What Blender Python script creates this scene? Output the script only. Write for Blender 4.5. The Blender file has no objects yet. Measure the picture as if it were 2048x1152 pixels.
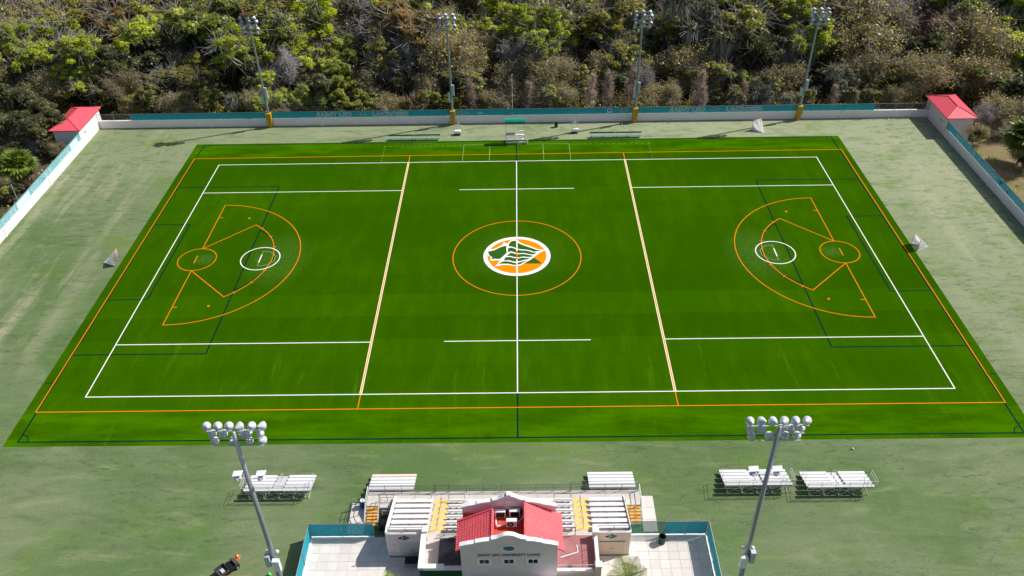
import bpy, math, random
import numpy as np
from mathutils import Vector, Matrix
R = math.radians
sc = bpy.context.scene
COL = sc.collection
# ------------------------------------------------------------------ camera
cd = bpy.data.cameras.new('camera'); cam = bpy.data.objects.new('camera', cd); COL.objects.link(cam)
cd.sensor_width = 36; cd.lens = 29.039; cd.clip_start = 1; cd.clip_end = 3000
_M = Matrix.Rotation(.0148855, 4, 'Z') @ Matrix.Rotation(.91417, 4, 'X') @ Matrix.Rotation(-.0206632, 4, 'Z')
cam.matrix_world = Matrix.Translation((.6268, -95.7196, 67.9734)) @ _M
sc.camera = cam
# ------------------------------------------------------------------ sky and sun
SUN_EL, SUN_AZ = R(47), R(19.6)          # azimuth from +x towards +y
w = bpy.data.worlds.new('World'); sc.world = w; w.use_nodes = True
nt = w.node_tree
sky = nt.nodes.new('ShaderNodeTexSky'); sky.sky_type = 'NISHITA'; sky.sun_disc = False
sky.sun_elevation = SUN_EL; sky.sun_rotation = R(90) - SUN_AZ; sky.air_density = 1.0; sky.dust_density = 2.2; sky.ozone_density = 1.0
nt.nodes['Background'].inputs['Strength'].default_value = .086
nt.links.new(sky.outputs[0], nt.nodes['Background'].inputs['Color'])
sl = bpy.data.lights.new('sun', 'SUN'); sl.energy = 4.8; sl.angle = R(.42); sl.color = (1, .955, .89)
so = bpy.data.objects.new('sun', sl); COL.objects.link(so)
sv = Vector((math.cos(SUN_EL)*math.cos(SUN_AZ), math.cos(SUN_EL)*math.sin(SUN_AZ), math.sin(SUN_EL)))
so.rotation_euler = (-sv).to_track_quat('-Z', 'Y').to_euler(); so.location = sv*120
sc.render.engine = 'CYCLES'
vs = sc.view_settings; vs.view_transform = 'Standard'; vs.look = 'None'; vs.exposure = .11; vs.gamma = 1; vs.use_curve_mapping = False
sc.cycles.max_bounces = 6; sc.cycles.transparent_max_bounces = 12

# ------------------------------------------------------------------ materials
def new_mat(name):
    m = bpy.data.materials.new(name); m.use_nodes = True
    n = m.node_tree; b = n.nodes['Principled BSDF']
    return m, n, b
def nd(n, typ, **kw):
    x = n.nodes.new('ShaderNode'+typ)
    for k, v in kw.items():
        if k in x.inputs.keys(): x.inputs[k].default_value = v
        else: setattr(x, k, v)
    return x
def noise(n, vec, scale, detail=4, rough=.55, dist=0):
    x = nd(n, 'TexNoise', Scale=scale, Detail=detail, Roughness=rough, Distortion=dist)
    if vec is not None: n.links.new(vec, x.inputs['Vector'])
    return x.outputs['Fac']
def ramp(n, fac, a, b, ca=0., cb=1.):
    x = nd(n, 'MapRange'); x.clamp = True
    n.links.new(fac, x.inputs['Value'])
    x.inputs['From Min'].default_value = a; x.inputs['From Max'].default_value = b
    x.inputs['To Min'].default_value = ca; x.inputs['To Max'].default_value = cb
    return x.outputs['Result']
def mixc(n, fac, a, b, mode='MIX'):
    x = nd(n, 'Mix'); x.data_type = 'RGBA'; x.blend_type = mode
    for s, v in ((0, fac), (6, a), (7, b)):
        if isinstance(v, (int, float)): x.inputs[s].default_value = v
        elif isinstance(v, tuple): x.inputs[s].default_value = (*v, 1)
        else: n.links.new(v, x.inputs[s])
    return x.outputs[2]
def mth(n, op, a, b=None, c=None):
    x = nd(n, 'Math', operation=op)
    for i, v in enumerate((a, b, c)):
        if v is None: continue
        if isinstance(v, (int, float)): x.inputs[i].default_value = v
        else: n.links.new(v, x.inputs[i])
    return x.outputs[0]
def mapping(n, src, scale=(1, 1, 1), loc=(0, 0, 0), rot=(0, 0, 0)):
    x = nd(n, 'Mapping'); n.links.new(src, x.inputs['Vector'])
    x.inputs['Scale'].default_value = scale; x.inputs['Location'].default_value = loc; x.inputs['Rotation'].default_value = rot
    return x.outputs['Vector']
def objco(n): return nd(n, 'TexCoord').outputs['Object']
def posco(n): return nd(n, 'NewGeometry').outputs['Position']
MATS = {}
def mat(name, col, rough=.7, metal=0., var=.12, scale=3., bump=0., tint=None, rnd=0.):
    """plain procedural material: colour with cloudy wear, optional bump and per-object variation"""
    m, n, b = new_mat(name)
    p = posco(n)
    f1 = noise(n, p, scale, 5); f2 = noise(n, p, scale*.17, 3)
    f = mth(n, 'MULTIPLY_ADD', f1, .6, mth(n, 'MULTIPLY', f2, .4))
    dark = tuple(c*(1-var) for c in col); lite = tuple(min(1, c*(1+var)) for c in (tint or col))
    c = mixc(n, ramp(n, f, .3, .7), dark, lite)
    if rnd:
        oi = nd(n, 'ObjectInfo').outputs['Random']
        c = mixc(n, 1., c, mixc(n, oi, (1-rnd,)*3, (1+rnd,)*3), 'MULTIPLY')
    n.links.new(c, b.inputs['Base Color'])
    b.inputs['Roughness'].default_value = rough; b.inputs['Metallic'].default_value = metal
    b.inputs['Specular IOR Level'].default_value = .3 if rough < .8 else .05
    if bump:
        bp = nd(n, 'Bump', Strength=.5, Distance=bump); n.links.new(f1, bp.inputs['Height']); n.links.new(bp.outputs[0], b.inputs['Normal'])
    MATS[name] = m; return m
def leafmat(name, c1, c2, c3=None, trans=.48):
    """leaves: colour varies leaf by leaf, clump by clump and tree by tree"""
    m, n, b = new_mat(name)
    g = nd(n, 'NewGeometry'); oi = nd(n, 'ObjectInfo').outputs['Random']
    cl = noise(n, objco(n), .55, 2)
    c = mixc(n, g.outputs['Random Per Island'], c1, c2)
    c = mixc(n, ramp(n, cl, .42, .62), c, c3 or tuple(x*.6 for x in c1))
    c = mixc(n, 1., c, mixc(n, oi, (.74, .76, .8), (1.22, 1.2, 1.05)), 'MULTIPLY')
    d = nd(n, 'BsdfDiffuse'); t = nd(n, 'BsdfTranslucent'); gl = nd(n, 'BsdfGlossy'); gl.inputs['Roughness'].default_value = .45
    gl.inputs['Color'].default_value = (.9, .95, 1, 1)
    n.links.new(c, d.inputs['Color']); n.links.new(mixc(n, 1., c, (1.55, 1.5, .65), 'MULTIPLY'), t.inputs['Color'])
    mx = nd(n, 'MixShader'); mx.inputs[0].default_value = trans
    n.links.new(d.outputs[0], mx.inputs[1]); n.links.new(t.outputs[0], mx.inputs[2])
    m2 = nd(n, 'MixShader'); m2.inputs[0].default_value = .035
    n.links.new(mx.outputs[0], m2.inputs[1]); n.links.new(gl.outputs[0], m2.inputs[2])
    n.links.new(m2.outputs[0], n.nodes['Material Output'].inputs['Surface'])
    MATS[name] = m; return m
def seemat(name, col, alpha, rough=.7, transl=0., fine=0.):
    """woven cloth or wire mesh one can partly see through"""
    m, n, b = new_mat(name)
    p = posco(n)
    f = noise(n, p, 1.3, 3); c = mixc(n, f, tuple(x*.8 for x in col), tuple(min(1, x*1.18) for x in col))
    n.links.new(c, b.inputs['Base Color']); b.inputs['Roughness'].default_value = rough; b.inputs['Specular IOR Level'].default_value = .15
    last = b.outputs[0]
    if transl:
        t = nd(n, 'BsdfTranslucent'); n.links.new(c, t.inputs['Color'])
        mx = nd(n, 'MixShader'); mx.inputs[0].default_value = transl
        n.links.new(last, mx.inputs[1]); n.links.new(t.outputs[0], mx.inputs[2]); last = mx.outputs[0]
    tr = nd(n, 'BsdfTransparent'); mx = nd(n, 'MixShader'); mx.inputs[0].default_value = alpha
    n.links.new(tr.outputs[0], mx.inputs[1]); n.links.new(last, mx.inputs[2])
    n.links.new(mx.outputs[0], n.nodes['Material Output'].inputs['Surface'])
    MATS[name] = m; return m

def turf_new():
    m, n, b = new_mat('new_turf'); p = posco(n)
    fine = noise(n, p, 6, 6, .75); mid = noise(n, mapping(n, p, (.55, .16, 1)), 1, 5, .6); big = noise(n, p, .06, 3)
    blade = noise(n, mapping(n, p, (14, 2.2, 1)), 1, 3, .7)
    sx = nd(n, 'SeparateXYZ'); n.links.new(p, sx.inputs[0])
    c = mixc(n, ramp(n, fine, .3, .72), (0.0174, 0.0679, 0), (0.0365, 0.115, 0))
    c = mixc(n, ramp(n, mid, .42, .64, 0, .75), c, (0.0383, 0.113, 0))
    c = mixc(n, ramp(n, big, .42, .60, 0, .7), c, (0.0226, 0.0818, 0))
    c = mixc(n, ramp(n, blade, .56, .76, 0, .45), c, (0.0653, 0.157, 0.00696))
    # seams between the rolls of carpet, run across the field
    wv = mth(n, 'FRACT', mth(n, 'MULTIPLY', mth(n, 'ADD', sx.outputs[1], 100.), 1/4.57))
    roll = mth(n, 'FLOOR', mth(n, 'MULTIPLY', mth(n, 'ADD', sx.outputs[1], 100.), 1/4.57))
    wn = nd(n, 'TexWhiteNoise'); wn.noise_dimensions = '1D'; n.links.new(roll, wn.inputs['W'])
    c = mixc(n, 1., c, mixc(n, wn.outputs['Value'], (.90, .90, .90), (1.10, 1.08, 1.03)), 'MULTIPLY')
    # greener, less trodden strips outside the touch lines
    ay = mth(n, 'ABSOLUTE', sx.outputs[1])
    edge = mth(n, 'MULTIPLY', ramp(n, ay, 29.2, 30.4), ramp(n, noise(n, mapping(n, p, (.1, .4, 1)), 1, 4, .7), .4, .64))
    c = mixc(n, mth(n, 'MULTIPLY', edge, .8), c, (0.0539, 0.161, 0))
    # worn, pale fibres round the goal mouths and the centre, scuff streaks across the near half
    ax = mth(n, 'ABSOLUTE', sx.outputs[0])
    def blob(cx, rx, ry, s):
        dx = mth(n, 'DIVIDE', mth(n, 'SUBTRACT', ax, cx), rx); dy = mth(n, 'DIVIDE', sx.outputs[1], ry)
        d = mth(n, 'ADD', mth(n, 'MULTIPLY', dx, dx), mth(n, 'MULTIPLY', dy, dy))
        return ramp(n, d, 0, 1, s, 0)
    wear = mth(n, 'MAXIMUM', blob(34, 5, 7, .75), blob(44.5, 1.7, 1.5, 1.)); wear = mth(n, 'MAXIMUM', wear, blob(36.3, 1.9, 1.6, .9))
    wear = mth(n, 'MAXIMUM', wear, blob(0, 7.5, 7, .5))
    speck = ramp(n, noise(n, mapping(n, p, (2.2, 3.5, 1)), 1, 6, .8), .42, .68)
    c = mixc(n, mth(n, 'MULTIPLY', mth(n, 'MULTIPLY', wear, speck), .75), c, (0.113, 0.209, 0.0435))
    scuff = mth(n, 'MULTIPLY', ramp(n, noise(n, mapping(n, p, (.8, .07, 1), rot=(0, 0, .25)), 1, 5, .75), .57, .74), ramp(n, sx.outputs[1], -14, -20))
    c = mixc(n, mth(n, 'MULTIPLY', scuff, .6), c, (0.074, 0.165, 0.00348))
    n.links.new(c, b.inputs['Base Color']); b.inputs['Roughness'].default_value = .9; b.inputs['Specular IOR Level'].default_value = .0
    bp = nd(n, 'Bump', Strength=.6, Distance=.03); n.links.new(fine, bp.inputs['Height']); n.links.new(bp.outputs[0], b.inputs['Normal'])
    MATS['new_turf'] = m
def turf_old():
    m, n, b = new_mat('old_turf'); p = posco(n)
    sx = nd(n, 'SeparateXYZ'); n.links.new(p, sx.inputs[0])
    big = noise(n, p, .05, 5, .6, .6); mid = noise(n, mapping(n, p, (.16, .62, 1)), 1, 7, .68, .5)
    midy = noise(n, mapping(n, p, (.42, .95, 1), loc=(7, 3, 0), rot=(0, 0, -.1)), 1, 7, .68, .5)
    lane = noise(n, mapping(n, p, (.30, .035, 1), loc=(2, 5, 0)), 1, 4, .6, .3)
    fine = noise(n, p, 4, 6, .78)
    c = mixc(n, ramp(n, big, .38, .64), (.099, .162, .058), (.162, .208, .108))
    # drier and paler towards the far and right-hand ends
    dry = ramp(n, mth(n, 'ADD', mth(n, 'MULTIPLY', sx.outputs[0], .42), sx.outputs[1]), -26, 52)
    c = mixc(n, mth(n, 'MULTIPLY', dry, .85), c, (.322, .354, .222))
    side = ramp(n, mth(n, 'ABSOLUTE', sx.outputs[0]), 57, 64)
    c = mixc(n, mth(n, 'MULTIPLY', side, ramp(n, lane, .50, .66, 0, .65)), c, (0.374, 0.365, 0.244))
    st = mixc(n, side, mid, midy)
    c = mixc(n, ramp(n, st, .50, .66, 0, .6), c, (0.0974, 0.131, 0.0609))
    c = mixc(n, ramp(n, st, .46, .32, 0, .45), c, (0.261, 0.283, 0.144))
    sp = noise(n, mapping(n, p, (.55, 1.7, 1), rot=(0, 0, .12)), 1, 7, .8)
    blot = ramp(n, noise(n, p, .07, 3, .5), .44, .56)
    c = mixc(n, mth(n, 'MULTIPLY', ramp(n, sp, .52, .66, 0, .8), blot), c, (0.0609, 0.0827, 0.0539))
    c = mixc(n, ramp(n, sp, .58, .72, 0, .4), c, (0.074, 0.1, 0.0566))
    grn = ramp(n, noise(n, mapping(n, p, (.09, .12, 1), loc=(31, 9, 0)), 1, 5, .7), .54, .68, 0, .55)
    c = mixc(n, grn, c, (0.109, 0.196, 0.0261))
    rub = ramp(n, noise(n, mapping(n, p, (1.1, .22, 1), loc=(3, 1, 0)), 1, 6, .75), .56, .74, 0, .18)
    c = mixc(n, rub, c, (0.261, 0.278, 0.165))
    c = mixc(n, 1., c, mixc(n, ramp(n, fine, .25, .75), (.80, .80, .80), (1.18, 1.18, 1.18)), 'MULTIPLY')
    n.links.new(c, b.inputs['Base Color']); b.inputs['Roughness'].default_value = .9; b.inputs['Specular IOR Level'].default_value = .0
    bp = nd(n, 'Bump', Strength=.35, Distance=.03); n.links.new(fine, bp.inputs['Height']); n.links.new(bp.outputs[0], b.inputs['Normal'])
    MATS['old_turf'] = m
def ground_mat():
    m, n, b = new_mat('ground'); p = posco(n)
    sx = nd(n, 'SeparateXYZ'); n.links.new(p, sx.inputs[0])
    f = noise(n, p, .25, 6, .7); f2 = noise(n, p, 2.2, 5, .75)
    c = mixc(n, ramp(n, f2, .3, .7), (.05, .04, .025), (.12, .095, .06))
    c = mixc(n, ramp(n, f, .45, .65, 0, .7), c, (.05, .065, .02))
    s = mixc(n, ramp(n, f, .4, .6), (.34, .22, .13), (.20, .19, .055)); s = mixc(n, ramp(n, f2, .45, .7), s, (.12, .085, .05))
    k = mth(n, 'MULTIPLY', ramp(n, sx.outputs[0], 75, 77), ramp(n, sx.outputs[1], 36, 30))
    c = mixc(n, k, c, s)
    n.links.new(c, b.inputs['Base Color']); b.inputs['Roughness'].default_value = .95
    bp = nd(n, 'Bump', Strength=.8, Distance=.2); n.links.new(f2, bp.inputs['Height']); n.links.new(bp.outputs[0], b.inputs['Normal'])
    MATS['ground'] = m
turf_new(); turf_old(); ground_mat()
mat('line_white', (.80, .80, .78), .8, var=.06); mat('line_orange', (.74, .215, .004), .8, var=.08); mat('line_navy', (.0, .024, .016), .85, var=.1)
mat('line_cream', (.80, .74, .52), .85, var=.06); mat('line_faint', (.25, .38, .16), .8, var=.3, scale=2.)
mat('logo_orange', (.86, .24, .0), .8, var=.05); mat('logo_green', (.028, .098, .008), .8, var=.08)
mat('stucco', (.82, .68, .66), .9, var=.07, scale=1.2, bump=.01); mat('stucco_white', (.85, .83, .80), .9, var=.05, scale=1.2)
mat('stucco_tan', (.74, .60, .50), .9, var=.06, scale=1.0); mat('wall_paint', (.88, .80, .81), .9, var=.07, scale=.8)
mat('white_trim', (.84, .84, .83), .7, var=.04); mat('concrete', (.55, .51, .47), .9, var=.14, scale=1.3, bump=.01)
mat('paving', (.64, .605, .57), .9, var=.09, scale=1.2, rnd=.06); mat('paving_joint', (.52, .50, .465), .95)
mat('aluminium', (.72, .72, .735), .45, .0, var=.05, rnd=.03); mat('aluminium_dull', (.62, .63, .64), .5, .25, var=.08)
mat('steel', (.32, .345, .38), .42, .45, var=.08); mat('pole_steel', (.33, .36, .41), .38, .5, var=.1, scale=2.)
mat('rail', (.17, .19, .21), .5, .3, var=.1); mat('rail_dark', (.035, .05, .045), .5, .2)
mat('red_metal', (.76, .105, .14), .5, .0, var=.07, scale=2); mat('red_tile', (.76, .10, .12), .55, var=.12, scale=4, tint=(.84, .14, .16))
mat('red_flat', (.50, .085, .055), .9, var=.2, scale=1.2); mat('maroon_floor', (.28, .12, .125), .9, var=.18, scale=.9, tint=(.36, .165, .165))
mat('black_roof', (.045, .043, .047), .9, var=.5, scale=.8, tint=(.15, .145, .15)); mat('yellow_step', (.82, .55, .16), .8, var=.08)
mat('orange_step', (.78, .37, .06), .8, var=.1); mat('yellow_pad', (.48, .28, .015), .6, var=.1)
mat('teal_canvas', (.0, .30, .22), .6, var=.06); mat('green_canvas', (.003, .065, .030), .7, var=.12); mat('dark_green', (.006, .05, .028), .5, var=.1)
mat('bench_teal', (.16, .36, .29), .45, var=.08); mat('bench_dark', (.004, .05, .035), .5, var=.08)
mat('black', (.012, .012, .014), .5, var=.2); mat('rubber', (.02, .02, .02), .9); mat('dark_grey', (.06, .06, .065), .6, var=.2)
mat('door', (.60, .585, .56), .6, var=.04); mat('door_bounce_tan', (.62, .50, .39), .6, var=.04); mat('glass', (.02, .025, .035), .08, var=.1)
mat('lens', (.42, .46, .52), .15, var=.1); mat('lamp_shell', (.60, .63, .69), .4, .1, var=.06); mat('box_grey', (.48, .54, .60), .5, .1, var=.08)
mat('plastic_white', (.82, .83, .85), .4, var=.05); mat('blue', (.012, .05, .26), .4, var=.1); mat('orange', (.80, .16, .03), .5, var=.08); mat('green_bright', (.02, .50, .10), .5)
mat('canopy_white', (.80, .80, .86), .7, var=.04); mat('pink', (.75, .10, .13), .7); mat('print_pale', (.62, .78, .80), .8, var=.08); mat('print_teal', (.006, .20, .26), .8, var=.08)
mat('print_blue', (.02, .16, .55), .8); mat('print_rose', (.62, .32, .42), .8); mat('letter_dark', (.05, .04, .055), .6); mat('emblem_blue', (.09, .19, .28), .6)
mat('bark', (.12, .10, .085), .95, var=.3, scale=4); mat('bark_grey', (.29, .27, .25), .95, var=.25, scale=4); mat('twig_grey', (.40, .38, .37), .95, var=.25, scale=2, rnd=.25)
mat('twig_pink', (.46, .35, .285), .95, var=.2, scale=2, rnd=.2); mat('twig_tan', (.36, .31, .24), .95, var=.2, scale=2, rnd=.25); mat('moss', (.34, .33, .28), .95, var=.2, rnd=.15)
mat('nest', (.20, .12, .07), .95, var=.3, scale=5); mat('rope_white', (.8, .8, .8), .9)
seemat('screen', (.025, .35, .44), .95, transl=.10); seemat('screen_thin', (.0, .17, .15), .70, transl=.1); seemat('screen_mesh', (.05, .13, .11), .34)
seemat('wire_mesh', (.20, .22, .22), .22); seemat('net', (.9, .9, .9), .9, transl=.45); seemat('screen_sunlit', (.20, .52, .58), .95, transl=.1)  # left fence cloth: direct sun and pale print both put into the colour
leafmat('leaf_L', (.370, .448, .020), (.605, .650, .039), (.235, .302, .020)); leafmat('leaf_G', (.213, .256, .031), (.375, .406, .062), (.138, .175, .025))
leafmat('leaf_D', (.094, .110, .033), (.200, .206, .069), (.056, .065, .025), .4); leafmat('leaf_O', (.282, .270, .048), (.456, .426, .084), (.186, .186, .041))
leafmat('leaf_R', (.28, .185, .06), (.38, .26, .09), (.20, .17, .045)); leafmat('leaf_T', (.325, .269, .129), (.470, .398, .213), (.246, .230, .078))
leafmat('leaf_K', (.40, .17, .12), (.50, .25, .17), (.28, .17, .11)); leafmat('leaf_M', (.138, .144, .066), (.228, .228, .108), (.084, .086, .042), .2)
leafmat('leaf_palm', (.13, .17, .025), (.27, .30, .05), (.075, .11, .02)); leafmat('leaf_palm_gold', (.17, .25, .025), (.33, .40, .05), (.10, .16, .02)); leafmat('leaf_dead', (.20, .14, .08), (.28, .20, .12))

# ------------------------------------------------------------------ geometry helpers
class MB:
    """collects simple solids; build() links them as one mesh object. off is the thing's base point"""
    def __init__(s, off=(0, 0, 0)): s.v = []; s.f = []; s.off = Vector(off); s.sm = False
    def add(s, vs, fs):
        k = len(s.v); s.v += [tuple(Vector(p)-s.off) for p in vs]; s.f += [tuple(i+k for i in f) for f in fs]; return s
    def box(s, x0, x1, y0, y1, z0, z1):
        return s.add([(x, y, z) for z in (z0, z1) for y in (y0, y1) for x in (x0, x1)], [(0, 2, 3, 1), (4, 5, 7, 6), (0, 1, 5, 4), (2, 6, 7, 3), (0, 4, 6, 2), (1, 3, 7, 5)])
    def hexa(s, p): return s.add(p, [(0, 3, 2, 1), (4, 5, 6, 7), (0, 1, 5, 4), (1, 2, 6, 5), (2, 3, 7, 6), (3, 0, 4, 7)])
    def bev(s, x0, x1, y0, y1, z0, z1, b=.02):
        """box whose top edge is chamfered all round"""
        a = [(x0, y0, z0), (x1, y0, z0), (x1, y1, z0), (x0, y1, z0)]; c = [(p[0], p[1], z1-b) for p in a]
        d = [(x0+b, y0+b, z1), (x1-b, y0+b, z1), (x1-b, y1-b, z1), (x0+b, y1-b, z1)]
        f = [(3, 2, 1, 0), (8, 9, 10, 11)]
        for i in range(4):
            j = (i+1) % 4; f += [(i, j, j+4, i+4), (i+4, j+4, j+8, i+8)]
        return s.add(a+c+d, f)
    def tube(s, p, q, r, r2=None, n=8, cap=True):
        p, q = Vector(p), Vector(q); r2 = r if r2 is None else r2
        d = (q-p).normalized(); a = d.orthogonal().normalized(); b = d.cross(a)
        vs = [c+(a*math.cos(2*math.pi*i/n)+b*math.sin(2*math.pi*i/n))*rr for c, rr in ((p, r), (q, r2)) for i in range(n)]
        fs = [(i, (i+1) % n, n+(i+1) % n, n+i) for i in range(n)]
        if cap: fs += [tuple(range(n-1, -1, -1)), tuple(range(n, 2*n))]
        return s.add(vs, fs)
    def path(s, pts, r, n=6):
        for a, b in zip(pts, pts[1:]): s.tube(a, b, r, n=n)
        return s
    def lathe(s, c, prof, n=14, axis=(0, 0, 1), cap=True):
        c = Vector(c); d = Vector(axis).normalized(); a = d.orthogonal().normalized(); b = d.cross(a)
        vs = [c+d*h+(a*math.cos(2*math.pi*i/n)+b*math.sin(2*math.pi*i/n))*r for r, h in prof for i in range(n)]
        fs = [(k*n+i, k*n+(i+1) % n, (k+1)*n+(i+1) % n, (k+1)*n+i) for k in range(len(prof)-1) for i in range(n)]
        if cap: fs += [tuple(range(n-1, -1, -1)), tuple(range((len(prof)-1)*n, len(prof)*n))]
        return s.add(vs, fs)
    def ext(s, poly, fn, t0, t1):
        """closed outline poly (u,v) pushed from depth t0 to t1; fn(u,v,t) gives the point"""
        n = len(poly)
        return s.add([fn(u, v, t) for t in (t0, t1) for u, v in poly], [tuple(range(n-1, -1, -1)), tuple(range(n, 2*n))]+[(i, (i+1) % n, n+(i+1) % n, n+i) for i in range(n)])
    def mesh(s, name, m):
        me = bpy.data.meshes.new(name); me.from_pydata(s.v, [], s.f); me.materials.append(MATS[m] if isinstance(m, str) else m)
        if s.sm: me.polygons.foreach_set('use_smooth', [True]*len(me.polygons))
        me.update(); return me
    def build(s, name, m, parent=None): return link(name, s.mesh(name, m), parent)
def link(name, me, parent=None, loc=None, rz=None, **kw):
    o = bpy.data.objects.new(name, me); COL.objects.link(o)
    if parent is not None: o.parent = parent
    if loc is not None: o.location = loc
    if rz is not None: o.rotation_euler = (0, 0, rz)
    for k, v in kw.items(): o[k] = v
    return o
def tag(o, label=None, cat=None, group=None, kind=None):
    for k, v in (('label', label), ('category', cat), ('group', group), ('kind', kind)):
        if v: o[k] = v
    return o
def thing(name, label, cat, loc=(0, 0, 0), rz=0, group=None): return tag(link(name, None, None, loc, rz), label, cat, group)
def copy_tree(o, parent=None):
    c = o.copy(); COL.objects.link(c); c.parent = parent
    for ch in o.children: copy_tree(ch, c)
    return c
def text_mesh(body, width, height, bold=0., extr=.006, squeeze=True):
    """flat lettering in the built-in face: returns verts (u,v,t) scaled to width x height, and faces"""
    cu = bpy.data.curves.new('lettering', 'FONT'); cu.body = body; cu.size = 1; cu.offset = bold; cu.resolution_u = 2; cu.space_character = 1.06
    ob = bpy.data.objects.new('lettering', cu); COL.objects.link(ob)
    dg = bpy.context.evaluated_depsgraph_get(); dg.update()
    me = bpy.data.meshes.new_from_object(ob.evaluated_get(dg))
    v = np.array([p.co[:] for p in me.vertices]); f = [tuple(p.vertices) for p in me.polygons]
    bpy.data.objects.remove(ob); bpy.data.curves.remove(cu); bpy.data.meshes.remove(me)
    lo, hi = v.min(0), v.max(0)
    return [((x-lo[0])/(hi[0]-lo[0])*width, (y-lo[1])/(hi[1]-lo[1])*height) for x, y, z in v], f
def lettering(name, parent, off, fn, body, width, height, m, t, bold=0., u0=0., v0=0.):
    """each letter is a mesh of its own"""
    vs, fs = text_mesh(body, width, height, bold)
    par = list(range(len(vs)))
    def root(i):
        while par[i] != i: par[i] = par[par[i]]; i = par[i]
        return i
    for f in fs:
        for i in f[1:]: par[root(i)] = root(f[0])
    isl = {}
    for f in fs: isl.setdefault(root(f[0]), []).append(f)
    for k in isl.values():
        ix = sorted({i for f in k for i in f}); mp = {i: j for j, i in enumerate(ix)}
        b = MB(off); b.add([fn(u0+vs[i][0], v0+vs[i][1], t) for i in ix], [tuple(mp[i] for i in f) for f in k]); b.build(name, m, parent)
# ================================================================== the setting
XL, XR, YF = -76.2, 74.25, 41.75                  # inner faces of the perimeter wall
def struct(name, b, m, parent=None):
    o = b.build(name, m, parent)
    if parent is None: o['kind'] = 'structure'
    return o
b = MB(); N = 40
xs = [-1500, -700, -350, -220] + [-160+8*i for i in range(41)] + [220, 350, 700, 1500]
ys = [-1500, -600, -250, -120, -75] + [-60+6*i for i in range(38)] + [200, 320, 700, 1500]
def terr(x, y):
    if XL-.6 < x < XR+.6 and -90 < y < YF+.8: return -2.4
    z = -1.35 + .35*math.sin(x*.09+1)*math.cos(y*.11) + .15*math.sin(x*.31+y*.23)
    if x > 75 and y < 34: z = -.55 + .12*math.sin(x*.3)*math.sin(y*.4)
    if y < -20: z = -.3
    return z
b.add([(x, y, terr(x, y)) for y in ys for x in xs], [(j*len(xs)+i, j*len(xs)+i+1, (j+1)*len(xs)+i+1, (j+1)*len(xs)+i) for j in range(len(ys)-1) for i in range(len(xs)-1)])
b.sm = True
struct('ground', b, 'ground')
b = MB().box(XL-.3, XR+.3, -90, YF+.3, -2.6, 0); apron = struct('turf_apron', b, 'old_turf')
b = MB().box(-56.35, 56.2, -34.95, 34.98, .002, .012); field = struct('turf_field', b, 'new_turf')
Z0 = .016
def strip(pts, wd, z, name, m, closed=False):
    """flat painted band of width wd along a polyline"""
    n = len(pts); vs = []; fs = []
    for i, p in enumerate(pts):
        p = Vector((p[0], p[1]))
        a = Vector(pts[(i-1) % n][:2]) if (closed or i) else None; c = Vector(pts[(i+1) % n][:2]) if (closed or i < n-1) else None
        d1 = (p-a).normalized() if a is not None else (c-p).normalized(); d2 = (c-p).normalized() if c is not None else d1
        nn = Vector((-(d1+d2).y, (d1+d2).x)).normalized(); k = wd/2/max(.3, nn.dot(Vector((-d1.y, d1.x))))
        vs += [(p.x+nn.x*k, p.y+nn.y*k, z), (p.x-nn.x*k, p.y-nn.y*k, z)]
    for i in range(n if closed else n-1):
        j = (i+1) % n; fs.append((2*i, 2*i+1, 2*j+1, 2*j))
    return MB().add(vs, fs).build(name, m, field)
def arc(cx, cy, r, a0, a1, n=48): return [(cx+r*math.cos(R(a0+(a1-a0)*i/n)), cy+r*math.sin(R(a0+(a1-a0)*i/n))) for i in range(n+1)]
WW, WO, WN = .135, .12, .19
# soccer, in dark green
zN, zO, zW = Z0, Z0+.004, Z0+.008
strip([(-54.95, -34.3), (54.85, -34.3), (54.85, 34.55), (-54.95, 34.55)], WN, zN, 'soccer_boundary_line', 'line_navy', True)
strip([(0, -34.2), (0, 34.4)], WN, zN+.001, 'halfway_line', 'line_navy')
for s in (-1, 1):
    strip([(s*54.9, 20.1), (s*38.4, 20.1), (s*38.4, -20.1), (s*54.9, -20.1)], WN, zN+.001, 'penalty_area_line', 'line_navy')
    strip([(s*54.9, 9.15), (s*49.5, 9.15), (s*49.5, -9.15), (s*54.9, -9.15)], WN, zN+.001, 'goal_area_line', 'line_navy')
    a = math.degrees(math.acos(5.49/9.15)); c0 = 180 if s > 0 else 0
    strip(arc(s*43.9, 0, 9.15, c0-a, c0+a), WN, zN+.0015, 'penalty_arc', 'line_navy')
    for t in (-1, 1):
        q = {(-1, -1): 0, (1, -1): 90, (1, 1): 180, (-1, 1): 270}[(s, t)]
        strip(arc(s*54.9, -34.3 if t < 0 else 34.55, 1., q, q+90, 10), .12, zN+.001, 'corner_arc', 'line_navy')
        strip([(s*54.95, t*25.15+.1), (s*56.1, t*25.15+.1)], .12, zN+.001, 'corner_mark', 'line_navy')
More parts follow.
